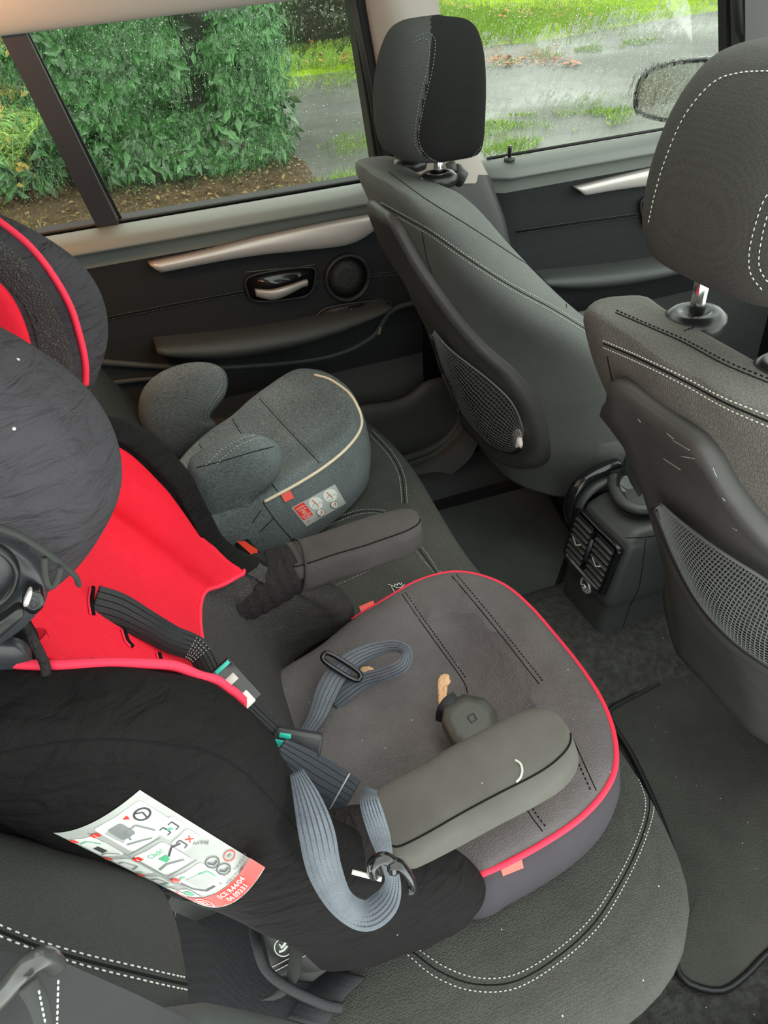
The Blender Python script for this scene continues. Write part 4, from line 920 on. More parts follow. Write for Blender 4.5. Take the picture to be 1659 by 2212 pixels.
# ================================================================ mats
def matobj(name, px, z, m, label, th=.012, edge='rubber', cl=True):
    o = resamp(spl([PZ(x, y, z) for x, y in px], 6, True), 120, True); c = sum(o, Vector())/len(o); mb = MB()
    mb.loft([[c+(p-c)*s+Vector((0, 0, h)) for p in o] for s, h in ((1, -th), (1, -.001), (.985, 0), (.7, .001), (.3, .0005), (.05, .0))]); t = thing(name, (c.x, c.y, z-th), label, 'floor mat')
    mb.build('mat_surface', m, t); MB().tube(o, .005, 6, closed=True).build('mat_edge', M['plastic_dark'], t); return t
matobj('floor_mat', [(1316, 1548), (1340, 1520), (1395, 1492), (1450, 1462), (1490, 1452), (1530, 1462), (1570, 1490), (1620, 1496), (1700, 1488), (1850, 1500), (1900, 1700), (1780, 1950), (1659, 2058), (1610, 2108), (1560, 2140), (1500, 2130), (1468, 2105), (1458, 2068), (1468, 2020), (1478, 1960), (1440, 1800), (1370, 1640)], .016, M['mat'], 'worn dark grey carpet mat in the near footwell, speckled with sand')
matobj('floor_mat', [(905, 1092), (1000, 1062), (1130, 1025), (1180, 1060), (1210, 1110), (1235, 1160), (1215, 1230), (1190, 1300), (1160, 1370), (1080, 1330), (1020, 1240), (960, 1170)], .012, M['far_mat'], 'smooth dark green grey mat in the far footwell')
st = MB(); q = [PZ(888, 1040, .03), PZ(1112, 975, .03), PZ(1160, 1035, .03), PZ(920, 1098, .03)]; q = [Vector(v) for v in q]
st.add(q+[v-Vector((0, 0, .05)) for v in q], [(0, 1, 2, 3), (7, 6, 5, 4), (0, 4, 5, 1), (1, 5, 6, 2), (2, 6, 7, 3), (3, 7, 4, 0)], False); st.build('trim_8', mat('step_cloth', (.008, .008, .009), 1, 'noise', 500, .001, 1), kind='structure')
# ================================================================ booster seat
bo = thing('booster_seat', (.15, 1.2, .36), 'blue grey denim backless booster seat with cream piping by the far door', 'booster seat')
PIP = [(570, 1084), (640, 1046), (700, 1008), (750, 966), (778, 925), (776, 890), (755, 852), (715, 822), (680, 811)]
top = [PZ(x, y, .485) for x, y in PIP]
# full outline of the top at z=.485: the piping side, then mirrored back side
out = top+[PZ(x, y, .485) for x, y in [(640, 812), (590, 838), (545, 868), (505, 905), (450, 940), (400, 985), (350, 1060), (400, 1130), (480, 1120)]]
mb = MB(); o = resamp(spl(out, 6, True), 110, True); c = sum(o, Vector())/len(o)
def frontness(p): return max(0, min(1, (p.x-.0)/.3))
rings = []
for s, h, dip in ((.97, -.125, 0), (1.04, -.115, 0), (1.085, -.075, 0), (1.06, -.03, 0), (1.01, -.004, 0), (.985, .004, 0), (.93, .008, .1), (.8, .006, .4), (.55, -.004, .8), (.25, -.010, 1), (.04, -.011, 1)):
    rings.append([c+(p-c)*s+Vector((0, 0, h+.012*frontness(p)*(h > -.1)-.010*dip)) for p in o])
mb.loft(rings); mb.wobble(.0025, 9); bsv = mb.bvh(); mb.build('seat_pad', M['denim'], bo)
mb = MB(); mb.tube(oncast(bsv, PIP, 90, .0012), .0028, 8); mb.build('piping', M['cream'], bo, label='cream piping')
deco(bo, bsv, 'seam', 'denim_seam', [[(502, 905), (520, 935), (560, 985)], [(430, 960), (455, 992)], [(560, 860), (600, 905), (650, 958), (690, 1000)], [(575, 1030), (600, 1062)], [(568, 1086), (600, 1130), (635, 1170)], [(565, 1100), (545, 1130)], [(590, 1120), (560, 1150)]], .0009, lift=0.0, n=60)
deco(bo, bsv, 'stitching', 'thread_dim', [[(506, 902), (524, 932), (563, 982)], [(565, 857), (605, 902), (655, 955), (694, 996)]], .0006, True, n=60, kind='stuff')
def horn(px, y, th, name, cxy, lean=0.0):
    o = [PY(a, b, y) for a, b in px]; o = resamp(spl(o, 6, True), 90, True); c = PY(*cxy, y); mb = MB(); rows = []
    for s, h in ((.05, -1.0), (.4, -1.0), (.75, -.9), (.93, -.55), (1.0, 0), (.93, .55), (.75, .9), (.4, 1.0), (.05, 1.0)):
        rows.append([c+(p-c)*s+Vector((0, h*th+lean*(p.z-.45), 0)) for p in o])
    mb.loft(rows); mb.wobble(.002, 14); b = mb.bvh(); return mb.build(name, M['denim'], bo), b
h1, h1v = horn([(300, 900), (305, 850), (335, 812), (380, 790), (430, 782), (470, 788), (490, 808), (492, 838), (478, 862), (462, 882), (455, 902), (468, 918), (440, 960), (400, 990), (345, 1000), (315, 950)], 1.40, .028, 'side_horn', (390, 890))
h2, h2v = horn([(405, 1015), (430, 985), (480, 958), (530, 940), (575, 945), (603, 962), (612, 985), (605, 1010), (585, 1032), (562, 1052), (548, 1075), (565, 1100), (540, 1150), (470, 1160), (420, 1100)], 1.035, .034, 'side_horn', (490, 1050))
deco(bo, h1v, 'stitching', 'thread', [[(470, 793), (484, 812), (485, 836), (470, 860), (456, 880), (450, 902), (462, 914)], [(462, 793), (477, 812), (478, 834), (463, 857), (450, 878), (444, 902), (455, 912)]], .0006, True, n=60, kind='stuff')
deco(bo, h2v, 'stitching', 'thread', [[(445, 1005), (480, 972), (530, 945), (565, 937)], [(468, 1003), (500, 974), (540, 952), (572, 944)]], .0006, True, n=60, kind='stuff')
deco(bo, h2v, 'seam', 'denim_seam', [[(424, 1010), (480, 996), (540, 978), (590, 965)]], .0009, lift=0, n=40)

# ================================================================ the big child seat
ch = thing('child_seat', (.15, .54, .35), 'red and black high-back child seat with straps and armrests on the near bench seat', 'child seat')
PIPE = [(1030, 1893), (1100, 1862), (1180, 1818), (1250, 1770), (1300, 1718), (1328, 1660), (1326, 1590), (1300, 1515), (1252, 1440), (1200, 1375), (1145, 1312), (1090, 1266), (1030, 1243), (970, 1238), (900, 1258), (830, 1298), (760, 1340)]
ZP = .46
pt = [PZ(x, y, ZP) for x, y in PIPE]
yA, yB = pt[0].y, pt[-1].y
out = pt+[Vector((.11, yB-.03, ZP)), Vector((.03, yB-.06, ZP)), Vector((-.02, yB-.12, ZP)), Vector((-.02, (yA+yB)/2, ZP)), Vector((-.02, yA+.12, ZP)), Vector((.03, yA+.075, ZP)), Vector((.115, yA+.035, ZP))]
o = resamp(spl(out, 6, True), 160, True); c = sum(o, Vector())/len(o)
mb = MB(); mb.loft([[c+(p-c)*s+Vector((0, 0, h)) for p in o] for s, h in ((.88, -.105), (.98, -.10), (1.035, -.07), (1.045, -.045), (1.03, -.02), (1.0, .0), (.97, .001))], cap=False); skv = mb.bvh(); mb.build('seat_skirt', M['child_skirt'], ch)
# padded top: crown near the rim, dish toward the back, soft wrinkles
mb = MB(); rings = []
for s, h in ((1.0, -.002), (.985, .004), (.95, .008), (.88, .009), (.78, .006), (.65, -.002), (.5, -.010), (.35, -.014), (.18, -.016), (.04, -.016)):
    r = []
    for p in o:
        q = c+(p-c)*s; f = min(1, (1-s)*4); q.z += h+f*(.006*noise.noise(Vector((q.x*13, q.y*13, 1)))+.003*noise.noise(Vector((q.x*30, q.y*30, 5)))); 
        for gx in (.255, .315):      # cross seams pressed into the pad
            q.z -= .005*math.exp(-((q.x-gx)/.006)**2)*f
        r.append(q)
    rings.append(r)
cols = [spl([r[k] for r in rings], 5) for k in range(160)]; mb.loft([[cc[i] for cc in cols] for i in range(len(cols[0]))]); pdv = mb.bvh(); pad = mb.build('seat_pad', M['child_seat'], ch)
def skb(px, py, lift=0): return cast(pdv, px, py, lift)
MB().tube(pt and resamp(spl([PZ(x, y, ZP+.001) for x, y in PIPE], 8), 120), .0034, 8).build('seat_piping', M['red_piping'], ch, label='bright red piping around the seat pad')
deco(ch, pdv, 'seam', 'seam', [[(868, 1283), (900, 1330), (950, 1400), (1000, 1470), (1010, 1498)], [(976, 1244), (1040, 1320), (1100, 1395), (1165, 1478)], [(1238, 1596), (1262, 1650), (1288, 1708)], [(1125, 1722), (1145, 1760), (1172, 1796)]], .0009, lift=-.0004, n=80)
deco(ch, pdv, 'stitching', 'seam', [[(876, 1280), (908, 1327), (958, 1397), (1008, 1467)], [(986, 1241), (1050, 1317), (1110, 1392), (1175, 1474)], [(1228, 1598), (1252, 1654), (1278, 1712)], [(1136, 1718), (1156, 1756), (1182, 1790)]], .0007, True, n=80, kind='stuff', lift=.0005)
# red flags sewn into the piping
def quad(pts, up, mt, parent, name, th=.001, **k):
    mb = MB(); n = len(pts); vs = [p for p in pts]+[p-Vector(up)*th for p in pts]
    mb.add(vs, [tuple(range(n)), tuple(range(2*n-1, n-1, -1))]+[(i, (i+1) % n, (i+1) % n+n, i+n) for i in range(n)], False); return mb.build(name, mt, parent, **k)
quad([cast(skv, x, y, .002) or PZ(x, y, .455) for x, y in ((1077, 1866), (1124, 1848), (1129, 1872), (1084, 1890))], (0, -.6, .6), M['tag_red'], ch, 'fabric_tag', label='pale red fabric tag')
quad([PZ(776, 1310, .464), PZ(806, 1297, .464), PZ(811, 1309, .462), PZ(781, 1326, .462)], (0, 0, 1), M['tag_red'], ch, 'fabric_tag', label='pale red fabric tag')
quad([cast(bsv, x, y, .002) or PZ(x, y, .48) for x, y in ((604, 1066), (624, 1057), (634, 1075), (614, 1085))], (0, -.6, .6), M['tag_red'], bo, 'fabric_tag', label='pale red fabric tag')

# ---- shell of the backrest: U-shaped cross sections
YC, LEAN = .543, .52
def xb(z): return -.03-LEAN*(z-.6)-(.02 if z < .5 else 0)*(.5-z)/.1      # back edge
SH = [ # z, front x of the wing, half width outer, wing thickness
 (.424, .150, .218, .030), (.434, .170, .227, .036), (.45, .176, .230, .038), (.48, .170, .229, .040), (.52, .148, .227, .044), (.56, .105, .225, .048), (.60, .062, .224, .052), (.64, .036, .224, .056), (.69, .024, .224, .058), (.74, .016, .222, .058), (.76, .010, .220, .057), (.785, .000, .218, .055), (.805, -.012, .215, .052), (.825, -.035, .210, .048), (.838, -.065, .202, .044), (.845, -.105, .19, .040), (.849, -.14, .17, .036)]
def shsec(z, xf, hw, th, part='outer'):
    """outer loop of the cross section; returns list of points from near tip round the outside to far tip, then inner side back"""
    x0 = xb(z); n = Vector
    outer = [(xf-.004, -hw+th*.45), (xf-.02, -hw+.004), (xf*.6+x0*.4, -hw-.004), (x0-.012, -hw+.004), (x0-.045, -hw*.85), (x0-.05, -hw*.4), (x0-.05, 0)]
    inner = [(x0+.012, 0), (x0+.014, -hw*.40), (x0+.026, -hw*.66), (x0+.05+.0, -(hw-th)*.93), (xf*.55+(x0+.05)*.45, -(hw-th)), (xf-.018, -(hw-th)+.002), (xf-.002, -hw+th*.75)]
    lp = outer+[(x, -y) for x, y in reversed(outer[:-1])]+[(x, -y) for x, y in reversed(inner[1:])]+inner
    return [Vector((x, YC+y, z)) for x, y in lp]
secs = [resamp(spl(shsec(*r), 5, True), 130, True) for r in SH]
N_ = len(SH); lpn = len(shsec(*SH[0]))
# keep correspondence: sample per control index rather than by length
secs = [spl(shsec(*r), 5, True) for r in SH]; m_ = len(secs[0])
cols = [spl([s[k] for s in secs], 5) for k in range(m_)]
SEC = [[cc[i] for cc in cols] for i in range(len(cols[0]))]
top_ = SEC[-1]; ct = sum(top_, Vector())/m_
mb = MB(); mb.loft(SEC+[[ct+(p-ct)*s+Vector((0, 0, h)) for p in top_] for s, h in ((.97, .005), (.85, .007))]); 
mb.wobble(.004, 11, 3.0); mb.wobble(.0018, 34, 1.0); shv = mb.bvh(); mb.build('back_shell', M['child_black'], ch)
# red liner just above the inner face: px border gives its limits
no = 7*5
def inner_pt(k, i, off=.003):     # k along the loop (inner part), i height row
    p = SEC[i][k % m_]; a = SEC[i][(k+1) % m_]; b_ = SEC[i][(k-1) % m_]
    t = (a-b_); n = Vector((-t.y, t.x, 0)).normalized(); cdir = Vector((.6, YC, p.z))-p
    if n.dot(cdir) < 0: n = -n
    return p+n*off
# inner control indices: loop layout outer(7)+outer mirrored(6)+inner mirrored(6)+inner(7): 26 points
kI0 = 13*5; kC = (13+6)*5; kI1 = 25*5      # far tip .. centre .. near tip
def project(p):
    v = p-CAM; z = -v.dot(AZ); return (W_/2+F_*v.dot(AX)/z, H_/2-F_*v.dot(AY)/z)
REDP = [(40, 1525), (0, 1560), (-400, 1560), (-400, 700), (180, 880), (232, 955), (300, 953), (350, 962), (400, 998), (445, 1055), (480, 1135), (502, 1200), (520, 1250), (470, 1300), (420, 1340), (375, 1385), (400, 1470), (560, 1650), (560, 1900), (-100, 1900)]
# rows of the liner run in height; its far border follows the wing rim, its bottom border the piping
rows = []
def zfloor(u):      # lower border in height, u 0 centre .. 1 far wing
    return .618-.022*u
NI = len(SEC)
def at(kf, zf, off=.0035):
    zf = min(max(zf, SEC[0][0].z), SEC[-1][0].z); i = 0
    while i < NI-2 and SEC[i+1][0].z < zf: i += 1
    f = (zf-SEC[i][0].z)/(SEC[i+1][0].z-SEC[i][0].z+1e-9); k = int(math.floor(kf)); g = kf-k
    a = inner_pt(k, i, off).lerp(inner_pt(k+1, i, off), g); b_ = inner_pt(k, i+1, off).lerp(inner_pt(k+1, i+1, off), g); return a.lerp(b_, f)
kF, kN = kI0+9.0, kI1-2.0
rows = []
for r in range(46):
    row = []
    for q in range(70):
        k = kF+(kN-kF)*q/69; u = abs(k-kC)/(kC-kI0); zl = zfloor(u) if k < kC else .618+.172*u**1.6; zh = .850-(.012*max(0, (u-.4)/.6)**2 if k < kC else 0)
        row.append(at(k, zl+(zh-zl)*r/45, .004+.0022*noise.noise(Vector((k*.12, r*.12, 0)))))
    rows.append(row)
mb = MB().grid(rows); rdv = mb.bvh(); mb.build('red_liner', M['red'], ch, label='bright red fabric back liner')
MB().tube([r for r in rows[0]], .0028, 8).build('liner_piping', M['red_piping'], ch)
MB().tube([r[-1] for r in rows], .0035, 8).build('liner_edge', M['red_piping'], ch)
mb = MB()
for ln in ([(545, 950), (555, 1000)],): pass
# harness slots in the red liner
sl = MB(); ss = MB()
for q in ([(200, 1270), (196, 1300), (200, 1328)], [(268, 1362), (275, 1385), (286, 1398)], [(343, 1412), (348, 1432)], [(200, 1428), (204, 1460)]):
    p = oncast(rdv, q, 12, .0006)
    if len(p) > 2: sl.tube(p, .0022, 6)
    p = oncast(rdv, [(x-7, y) for x, y in q], 12, .001)
    if len(p) > 2: ss.tube(p, .0012, 5)
if sl.v: sl.build('strap_slot', M['seam'], ch, kind='stuff')
if ss.v: ss.build('slot_stitching', M['red_piping'], ch, kind='stuff')

# ---- leathery hip bolster on the far inner side, with gathered cuff round the arm
mb = MB(); lo = [(375, 1388), (430, 1335), (520, 1256), (545, 1262), (600, 1278), (650, 1290), (690, 1312), (725, 1345), (765, 1380), (768, 1400), (740, 1440), (690, 1480), (655, 1530), (560, 1500), (470, 1440)]
def far_in(x, y):
    p = cast(shv, x, y, .003); return p
g = []
for kk in range(0, 34):
    row = []
    for q in range(40):
        k = kI0-1+(kC-kI0+9)*kk/33; u = abs(k-kC)/(kC-kI0); zl, zh = .435, zfloor(min(1, u))+.001; row.append(at(k, zl+(zh-zl)*q/39, .006*math.sin(math.pi*q/39)+.002+.002*noise.noise(Vector((k*.3, q*.2, 4)))))
    g.append(row)
mb.grid(g); lhv = mb.bvh(); mb.build('hip_lining', M['child_leather'], ch)

# ---- armrests
def armrest(ax, ay0, az, bx_, bz, hw, th, mt, name='armrest', rnd=.6):
    """padded bar from (ax,az) to (bx,bz) centred on ay0"""
    A = Vector((ax, ay0, az)); B = Vector((bx_, ay0, bz)); D = (B-A); L_ = D.length; D.normalize(); Y = Vector((0, 1, 0)); U = Y.cross(D)*-1
    if U.z < 0: U = -U
    rows = []
    for s, k, kt in ((-.02, .3, .3), (0, .75, .75), (.03, .95, .95), (.1, 1, 1), (.3, 1.0, 1), (.5, 1.02, 1), (.7, 1.03, 1), (.82, 1.0, 1), (.9, .90, .97), (.95, .76, .92), (.98, .58, .82), (.995, .36, .6), (1.0, .1, .2)):
        lp = []
        for a in range(40):
            q = 2*math.pi*a/40; e = 2/3.4
            lp.append(A+D*(s*L_)+Y*hw*k*math.copysign(abs(math.cos(q))**e, math.cos(q))+U*th*kt*(math.copysign(abs(math.sin(q))**e, math.sin(q))-1))
        rows.append(lp)
    cols = [spl([r[k] for r in rows], 4) for k in range(40)]; mb = MB().loft([[cc[i] for cc in cols] for i in range(len(cols[0]))]); mb.wobble(.0012, 20); b = mb.bvh(); o_ = mb.build(name, mt, ch)
    sm = [Vector(mb.v[i*40+14]) for i in range(4, len(cols[0])-5)]; MB().tube([p+Vector((0, -.0002, .0002)) for p in sm], .0009, 5).build('armrest_seam', M['seam'], o_); return o_, b
aN, aNv = armrest(.083, .350, .604, .256, .648, .037, .021, M['arm_grey'])
aF, aFv = armrest(.10, .745, .585, .280, .592, .034, .023, M['arm_dark'])
# thread loop lying on the near armrest
mb = MB(); mb.tube(oncast(aNv, [(1113, 1642), (1124, 1650), (1128, 1665), (1124, 1680), (1115, 1690)], 30, .0006), .0011, 5); mb.build('lint_thread', M['thread'], ch)
# cloth cuffs where the arms enter the shell
def cuff(c0, c1, r0, r1, nm, mt, n=3):
    A, B = Vector(c0), Vector(c1); D = (B-A).normalized(); U = D.cross(Vector((0, 1, 0))).normalized(); V = D.cross(U); rows = []
    for i in range(25):
        s = i/24; r = r0+(r1-r0)*s+.0007*math.sin(s*n*6.283)
        rows.append([A.lerp(B, s)+U*math.cos(a)*r*(1+.02*math.sin(a*13+s*3))+V*math.sin(a)*r*1.25*(1+.02*math.sin(a*15)) for a in [2*math.pi*k/40 for k in range(40)]])
    return MB().loft(rows).wobble(.0015, 30).build(nm, mt, ch)
cuff((.02, .738, .552), (.112, .745, .563), .038, .028, 'arm_cuff', M['cuff_cloth'], 6)
cuff((.030, .36, .560), (.092, .353, .580), .036, .021, 'arm_cuff', M['cuff_cloth'], 2)

MB().tube([Vector((.112+.010*math.sin(a), .745+.038*math.cos(a), .564+.030*math.sin(a))) for a in [k*math.pi/16 for k in range(32)]], .0018, 6, closed=True).build('cuff_elastic', M['elastic'], ch)
deco(ch, shv, 'side_seam', 'seam', [[(-20, 1632), (0, 1628), (120, 1606), (230, 1598), (340, 1606), (450, 1626), (530, 1672), (600, 1745), (650, 1805)]], .0007, lift=0, n=90)
# ---- headrest: U shape with thick puffed wings
HD = [ # z, front x, outer half width, thickness
 (.845, -.105, .165, .045), (.862, -.075, .180, .056), (.885, -.052, .188, .066), (.915, -.034, .192, .072), (.95, -.028, .194, .074), (.985, -.036, .192, .074), (1.015, -.058, .186, .070), (1.04, -.090, .176, .062), (1.06, -.13, .160, .052), (1.07, -.17, .14, .04)]
def hb_(z): return -.175-LEAN*(z-.86)
def hsec(z, xf, hw, th):
    x0 = hb_(z)
    outer = [(xf, -hw+th*.5), (xf-.012, -hw+th*.16), (xf-.04, -hw), (x0+.035, -hw+.004), (x0-.0, -hw*.8), (x0-.02, -hw*.4), (x0-.025, 0)]
    inner = [(x0+.02, 0), (x0+.022, -hw*.35), (x0+.032, -(hw-th)*.8), (x0+.055, -(hw-th)*.97), (xf*.5+(x0+.055)*.5, -(hw-th)), (xf-.03, -(hw-th)), (xf-.010, -hw+th*.82)]
    lp = outer+[(x, -y) for x, y in reversed(outer[:-1])]+[(x, -y) for x, y in reversed(inner[1:])]+inner
    return [Vector((x+.010*max(0, y/.19), YC+.022+y*.935, z+.002+.032*max(0, -y/.19))) for x, y in lp]
secs = [spl(hsec(*r), 5, True) for r in HD]; cols = [spl([s[k] for s in secs], 5) for k in range(m_)]
HS = [[cc[i] for cc in cols] for i in range(len(cols[0]))]; tp = HS[-1]; ct = sum(tp, Vector())/m_
mb = MB(); mb.loft(HS+[[ct+(p-ct)*s+Vector((0, 0, h)) for p in tp] for s, h in ((.93, .006), (.75, .01))]); mb.wobble(.003, 14, 2.0)
hdv = mb.bvh(); hd = mb.build('headrest', M['child_wing'], ch)
# far wing: red piping, leather band, red inner pad
deco(hd, hdv, 'wing_piping', 'red_piping', [[(-30, 465), (0, 482), (60, 530), (110, 590), (150, 660), (172, 730), (183, 790), (180, 850), (172, 884)]], .0032, lift=.001, n=100)
def cast_y(b, px, py, lift, ymin):
    d = ray(px, py); o_ = CAM.copy()
    for _ in range(6):
        h = b.ray_cast(o_, d)
        if h[0] is None: return None
        if h[0].y >= ymin: n = h[1] if h[1].dot(d) < 0 else -h[1]; return h[0]+n*lift
        o_ = h[0]+d*.002
    return None
def patch_on(b, outline, name, mt, parent, lift=.0015, th=0, centre=None, ymin=-9, **k):
    o = resamp(spl([Vector((x, y, 0)) for x, y in outline], 8, True), 90, True); cx = Vector(centre+(0,)) if centre else sum(o, Vector())/90
    rows = []; last = None
    for s in (1, .97, .9, .8, .65, .5, .35, .2, .05):
        r = []
        for p in o:
            q = cx+(p-cx)*s; h = cast_y(b, q.x, q.y, lift*(1 if s < .99 else .1)+(th*min(1, (1-s)*6)), ymin)
            if h is None: h = last if last is not None else PX(q.x, q.y, -.05)
            last = h; r.append(h)
        rows.append(r)
    mb = MB().loft(rows, cap=False); mb.build(name, mt, parent, **k); return mb.bvh()
patch_on(hdv, [(-30, 500), (0, 516), (50, 560), (95, 620), (130, 690), (152, 750), (160, 810), (156, 860), (150, 884), (100, 860), (90, 790), (70, 700), (30, 620), (-30, 560)], 'wing_leather', M['child_leather'], hd, .0012, ymin=.6)
patch_on(hdv, [(-60, 570), (0, 610), (35, 655), (60, 715), (74, 780), (76, 830), (40, 850), (-60, 860)], 'wing_lining', M['red'], hd, .004, .002, ymin=.6)
# elastic edge, plastic frame and lever under the near wing
mb = MB(); yy = .362; p = [PY(-30, 1128, yy), PY(0, 1140, yy), PY(45, 1158, yy), PY(90, 1186, yy), PY(130, 1216, yy+.005), PY(162, 1244, yy+.012), PY(170, 1262, yy+.02)]
mb.tube(resamp(spl(p, 8), 50), .0024, 8, flat=.7); mb.build('elastic_edge', M['elastic'], hd)
MB().tube(resamp(spl([PY(96, 1205, yy), PY(97, 1235, yy), PY(104, 1262, yy), PY(116, 1266, yy), PY(126, 1246, yy), PY(130, 1226, yy)], 8), 30), .0018, 8).build('elastic_loop', M['elastic'], hd)
def slab(px, y, th, nm, mt, parent, inner=.85, **k):
    o = resamp(spl([PY(a, b, y) for a, b in px], 8, True), 80, True); c = sum(o, Vector())/80
    return MB().loft([[c+(p-c)*s+Vector((0, h, 0)) for p in o] for s, h in ((.95, th), (1, th*.6), (1, -th*.6), (.94, -th), (inner*.6, -th*.9), (.1, -th*.9))]).build(nm, mt, parent, **k)
slab([(-70, 1150), (-10, 1152), (40, 1176), (80, 1210), (98, 1245), (100, 1280), (70, 1320), (20, 1360), (-70, 1400)], .385, .010, 'headrest_frame', M['shell'], hd)
MB().tube(resamp(spl([PY(-40, 1176, .37), PY(0, 1186, .37), PY(30, 1215, .37), PY(34, 1250, .37), PY(10, 1290, .37), PY(-40, 1318, .37)], 8), 40), .0042, 10, flat=.5).build('frame_ring', M['satin_black'], hd)
slab([(60, 1268), (90, 1274), (95, 1298), (72, 1316), (48, 1300)], .368, .005, 'height_lever', M['gloss_black'], hd)
slab([(62, 1274), (70, 1276), (60, 1304), (50, 1302)], .361, .0022, 'lever_highlight', M['silver'], hd)  # silver strip standing in for the highlight on the lever
slab([(-60, 1360), (0, 1335), (40, 1308), (52, 1322), (20, 1352), (-20, 1385), (-60, 1400)], .365, .004, 'lever_arm', M['satin_black'], hd)
# near shoulder: black bound edge loop and plastic behind it
mb = MB(); p = [PY(55, 1350, .40), PY(78, 1395, .39), (PY(98, 1440, .385)), PY(96, 1480, .38), PY(70, 1510, .375), PY(20, 1520, .37), PY(-30, 1545, .37)]
mb.tube(resamp(spl(p, 8), 50), .0032, 10); mb.build('bound_edge', M['cuff_cloth'], ch)
slab([(-40, 1400), (20, 1385), (60, 1400), (75, 1440), (70, 1490), (30, 1510), (-40, 1530)], .40, .006, 'side_shell', M['shell'], ch)
# ================================================================ straps, buckles and tears of the child seat
def strap(path, name, mt, parent, th=.0012, label=None, n=10):
    """path: (px, py, axis, value, width in px) -> a webbing band"""
    P = []; Wd = []
    for (x, y, ax, v, wd) in path:
        p = (cast(rdv, x, y, v) or PY(x, y, .55)) if ax == 'r' else {'x': PX, 'y': PY, 'z': PZ}[ax](x, y, v); P.append(p); dz = -(p-CAM).dot(AZ); Wd.append(wd*.5*dz/F_)
    Q = spl(P, n); Ws = [w.x for w in spl([Vector((w, 0, 0)) for w in Wd], n)]; out = []
    for i, p in enumerate(Q):
        t = (Q[min(i+1, len(Q)-1)]-Q[max(0, i-1)]).normalized(); vd = (p-CAM).normalized(); w_ = t.cross(vd)
        w_ = w_.normalized() if w_.length > .05 else (out[-1].normalized() if out else AX); 
        if out and w_.dot(out[-1]) < 0: w_ = -w_
        out.append(w_*Ws[i])
    for _ in range(3): out[1:-1] = [(out[i-1]+out[i]*2+out[i+1])/4 for i in range(1, len(out)-1)]
    mb = MB(); mb.ribbon(Q, out, th); o = mb.build(name, mt, parent, label=label)
    for k in (-.6, -.2, .2, .6):       # woven ridges
        pass
    return o, Q, out
def ridges(Q, Wv, parent, mt, ks=(-.7, -.35, 0, .35, .7), r=.0005):
    mb = MB()
    for k in ks: mb.tube([p+w_*k-(p-CAM).normalized()*.0011 for p, w_ in zip(Q, Wv)], r, 4)
    mb.build('woven_ridge', mt, parent, kind='stuff')
# shoulder strap out of the red liner to the lap buckle
s1, Q, Wv = strap([(198, 1308, 'r', .002, 84), (240, 1332, 'r', .008, 78), (290, 1365, 'r', .012, 64), (345, 1400, 'r', .014, 60), (400, 1433, 'r', .018, 56), (470, 1478, 'y', .515, 52), (530, 1530, 'y', .505, 50), (590, 1585, 'y', .495, 48)], 'shoulder_strap', M['webbing_black'], ch)
ridges(Q, Wv, s1, M['seam'])
mb = MB()
for k in (0, 1, 2, 3, 4):
    i = 36+k; mb.dashes([Q[i+1]-Wv[i+1]*.9-(Q[i+1]-CAM).normalized()*.0016, Q[i+1]-(Q[i+1]-CAM).normalized()*.0016, Q[i+1]+Wv[i+1]*.9-(Q[i+1]-CAM).normalized()*.0016], ln=.002, gap=.0008, r=.0005)
mb.build('strap_stitching', M['thread'], s1, kind='stuff')
def frame_at(px, py, ax, v, ang, face=0.0):
    """frame at a point: U along an in-view angle, V across, N toward the viewer"""
    p = {'x': PX, 'y': PY, 'z': PZ}[ax](px, py, v); N = -(p-CAM).normalized(); U = AX*math.cos(ang)+AY*math.sin(ang); U = (U-N*U.dot(N)).normalized(); V = N.cross(U)
    if face: q = Matrix.Rotation(face, 3, U); V = q @ V; N = q @ N
    return Matrix(((U.x, V.x, N.x, p.x), (U.y, V.y, N.y, p.y), (U.z, V.z, N.z, p.z), (0, 0, 0, 1)))
Ma = frame_at(505, 1482, 'y', .508, -.82)
MB().box((-.024, -.014, -.001), (.024, .014, .004), Ma, .0015).build('strap_adjuster', M['gloss_black'], ch)
MB().box((.010, -.010, .003), (.024, .006, .007), Ma, .0015).build('adjuster_tab', M['white_print'], ch, label='white strap adjuster tab')
MB().box((-.022, -.004, .004), (-.018, .012, .0055), Ma, .0005).build('adjuster_spring', M['green_plastic'], ch, label='green adjuster mark')
MB().box((-.010, -.008, .004), (-.002, .008, .0055), Ma, .0005).build('adjuster_slot', M['silver'], ch)
# lap buckle with green buttons
Mb = frame_at(640, 1602, 'y', .49, -.15, .25)
lb = MB().box((-.026, -.012, -.008), (.026, .012, .008), Mb, .004).build('lap_buckle', M['shell'], ch)
MB().box((-.018, .0035, .007), (-.006, .0085, .0095), Mb, .001).build('buckle_button', M['green_plastic'], lb, label='green buckle button')
MB().box((-.022, -.0065, .007), (-.008, .0015, .0095), Mb, .001).build('buckle_button', M['green_plastic'], lb, label='green buckle button')
MB().box((.0, -.018, -.004), (.022, -.010, .006), Mb, .001).build('buckle_tongue', M['gloss_black'], lb)
# broad strap end hanging from the buckle
s2, Q, Wv = strap([(600, 1622, 'y', .470, 60), (645, 1655, 'y', .465, 84), (690, 1685, 'y', .46, 92), (730, 1708, 'y', .455, 88), (756, 1725, 'y', .452, 84)], 'lap_strap_end', M['webbing'], ch)
ridges(Q, Wv, s2, M['webbing_black'], (-.8, -.5, -.2, .1, .4, .7), .0006)
q = [Q[31]-Wv[31]*.98, Q[31], Q[31]+Wv[31]*.98]; MB().tube([p-(p-CAM).normalized()*.0018 for p in q], .0009, 6).build('strap_stitching', M['thread'], s2, kind='stuff')
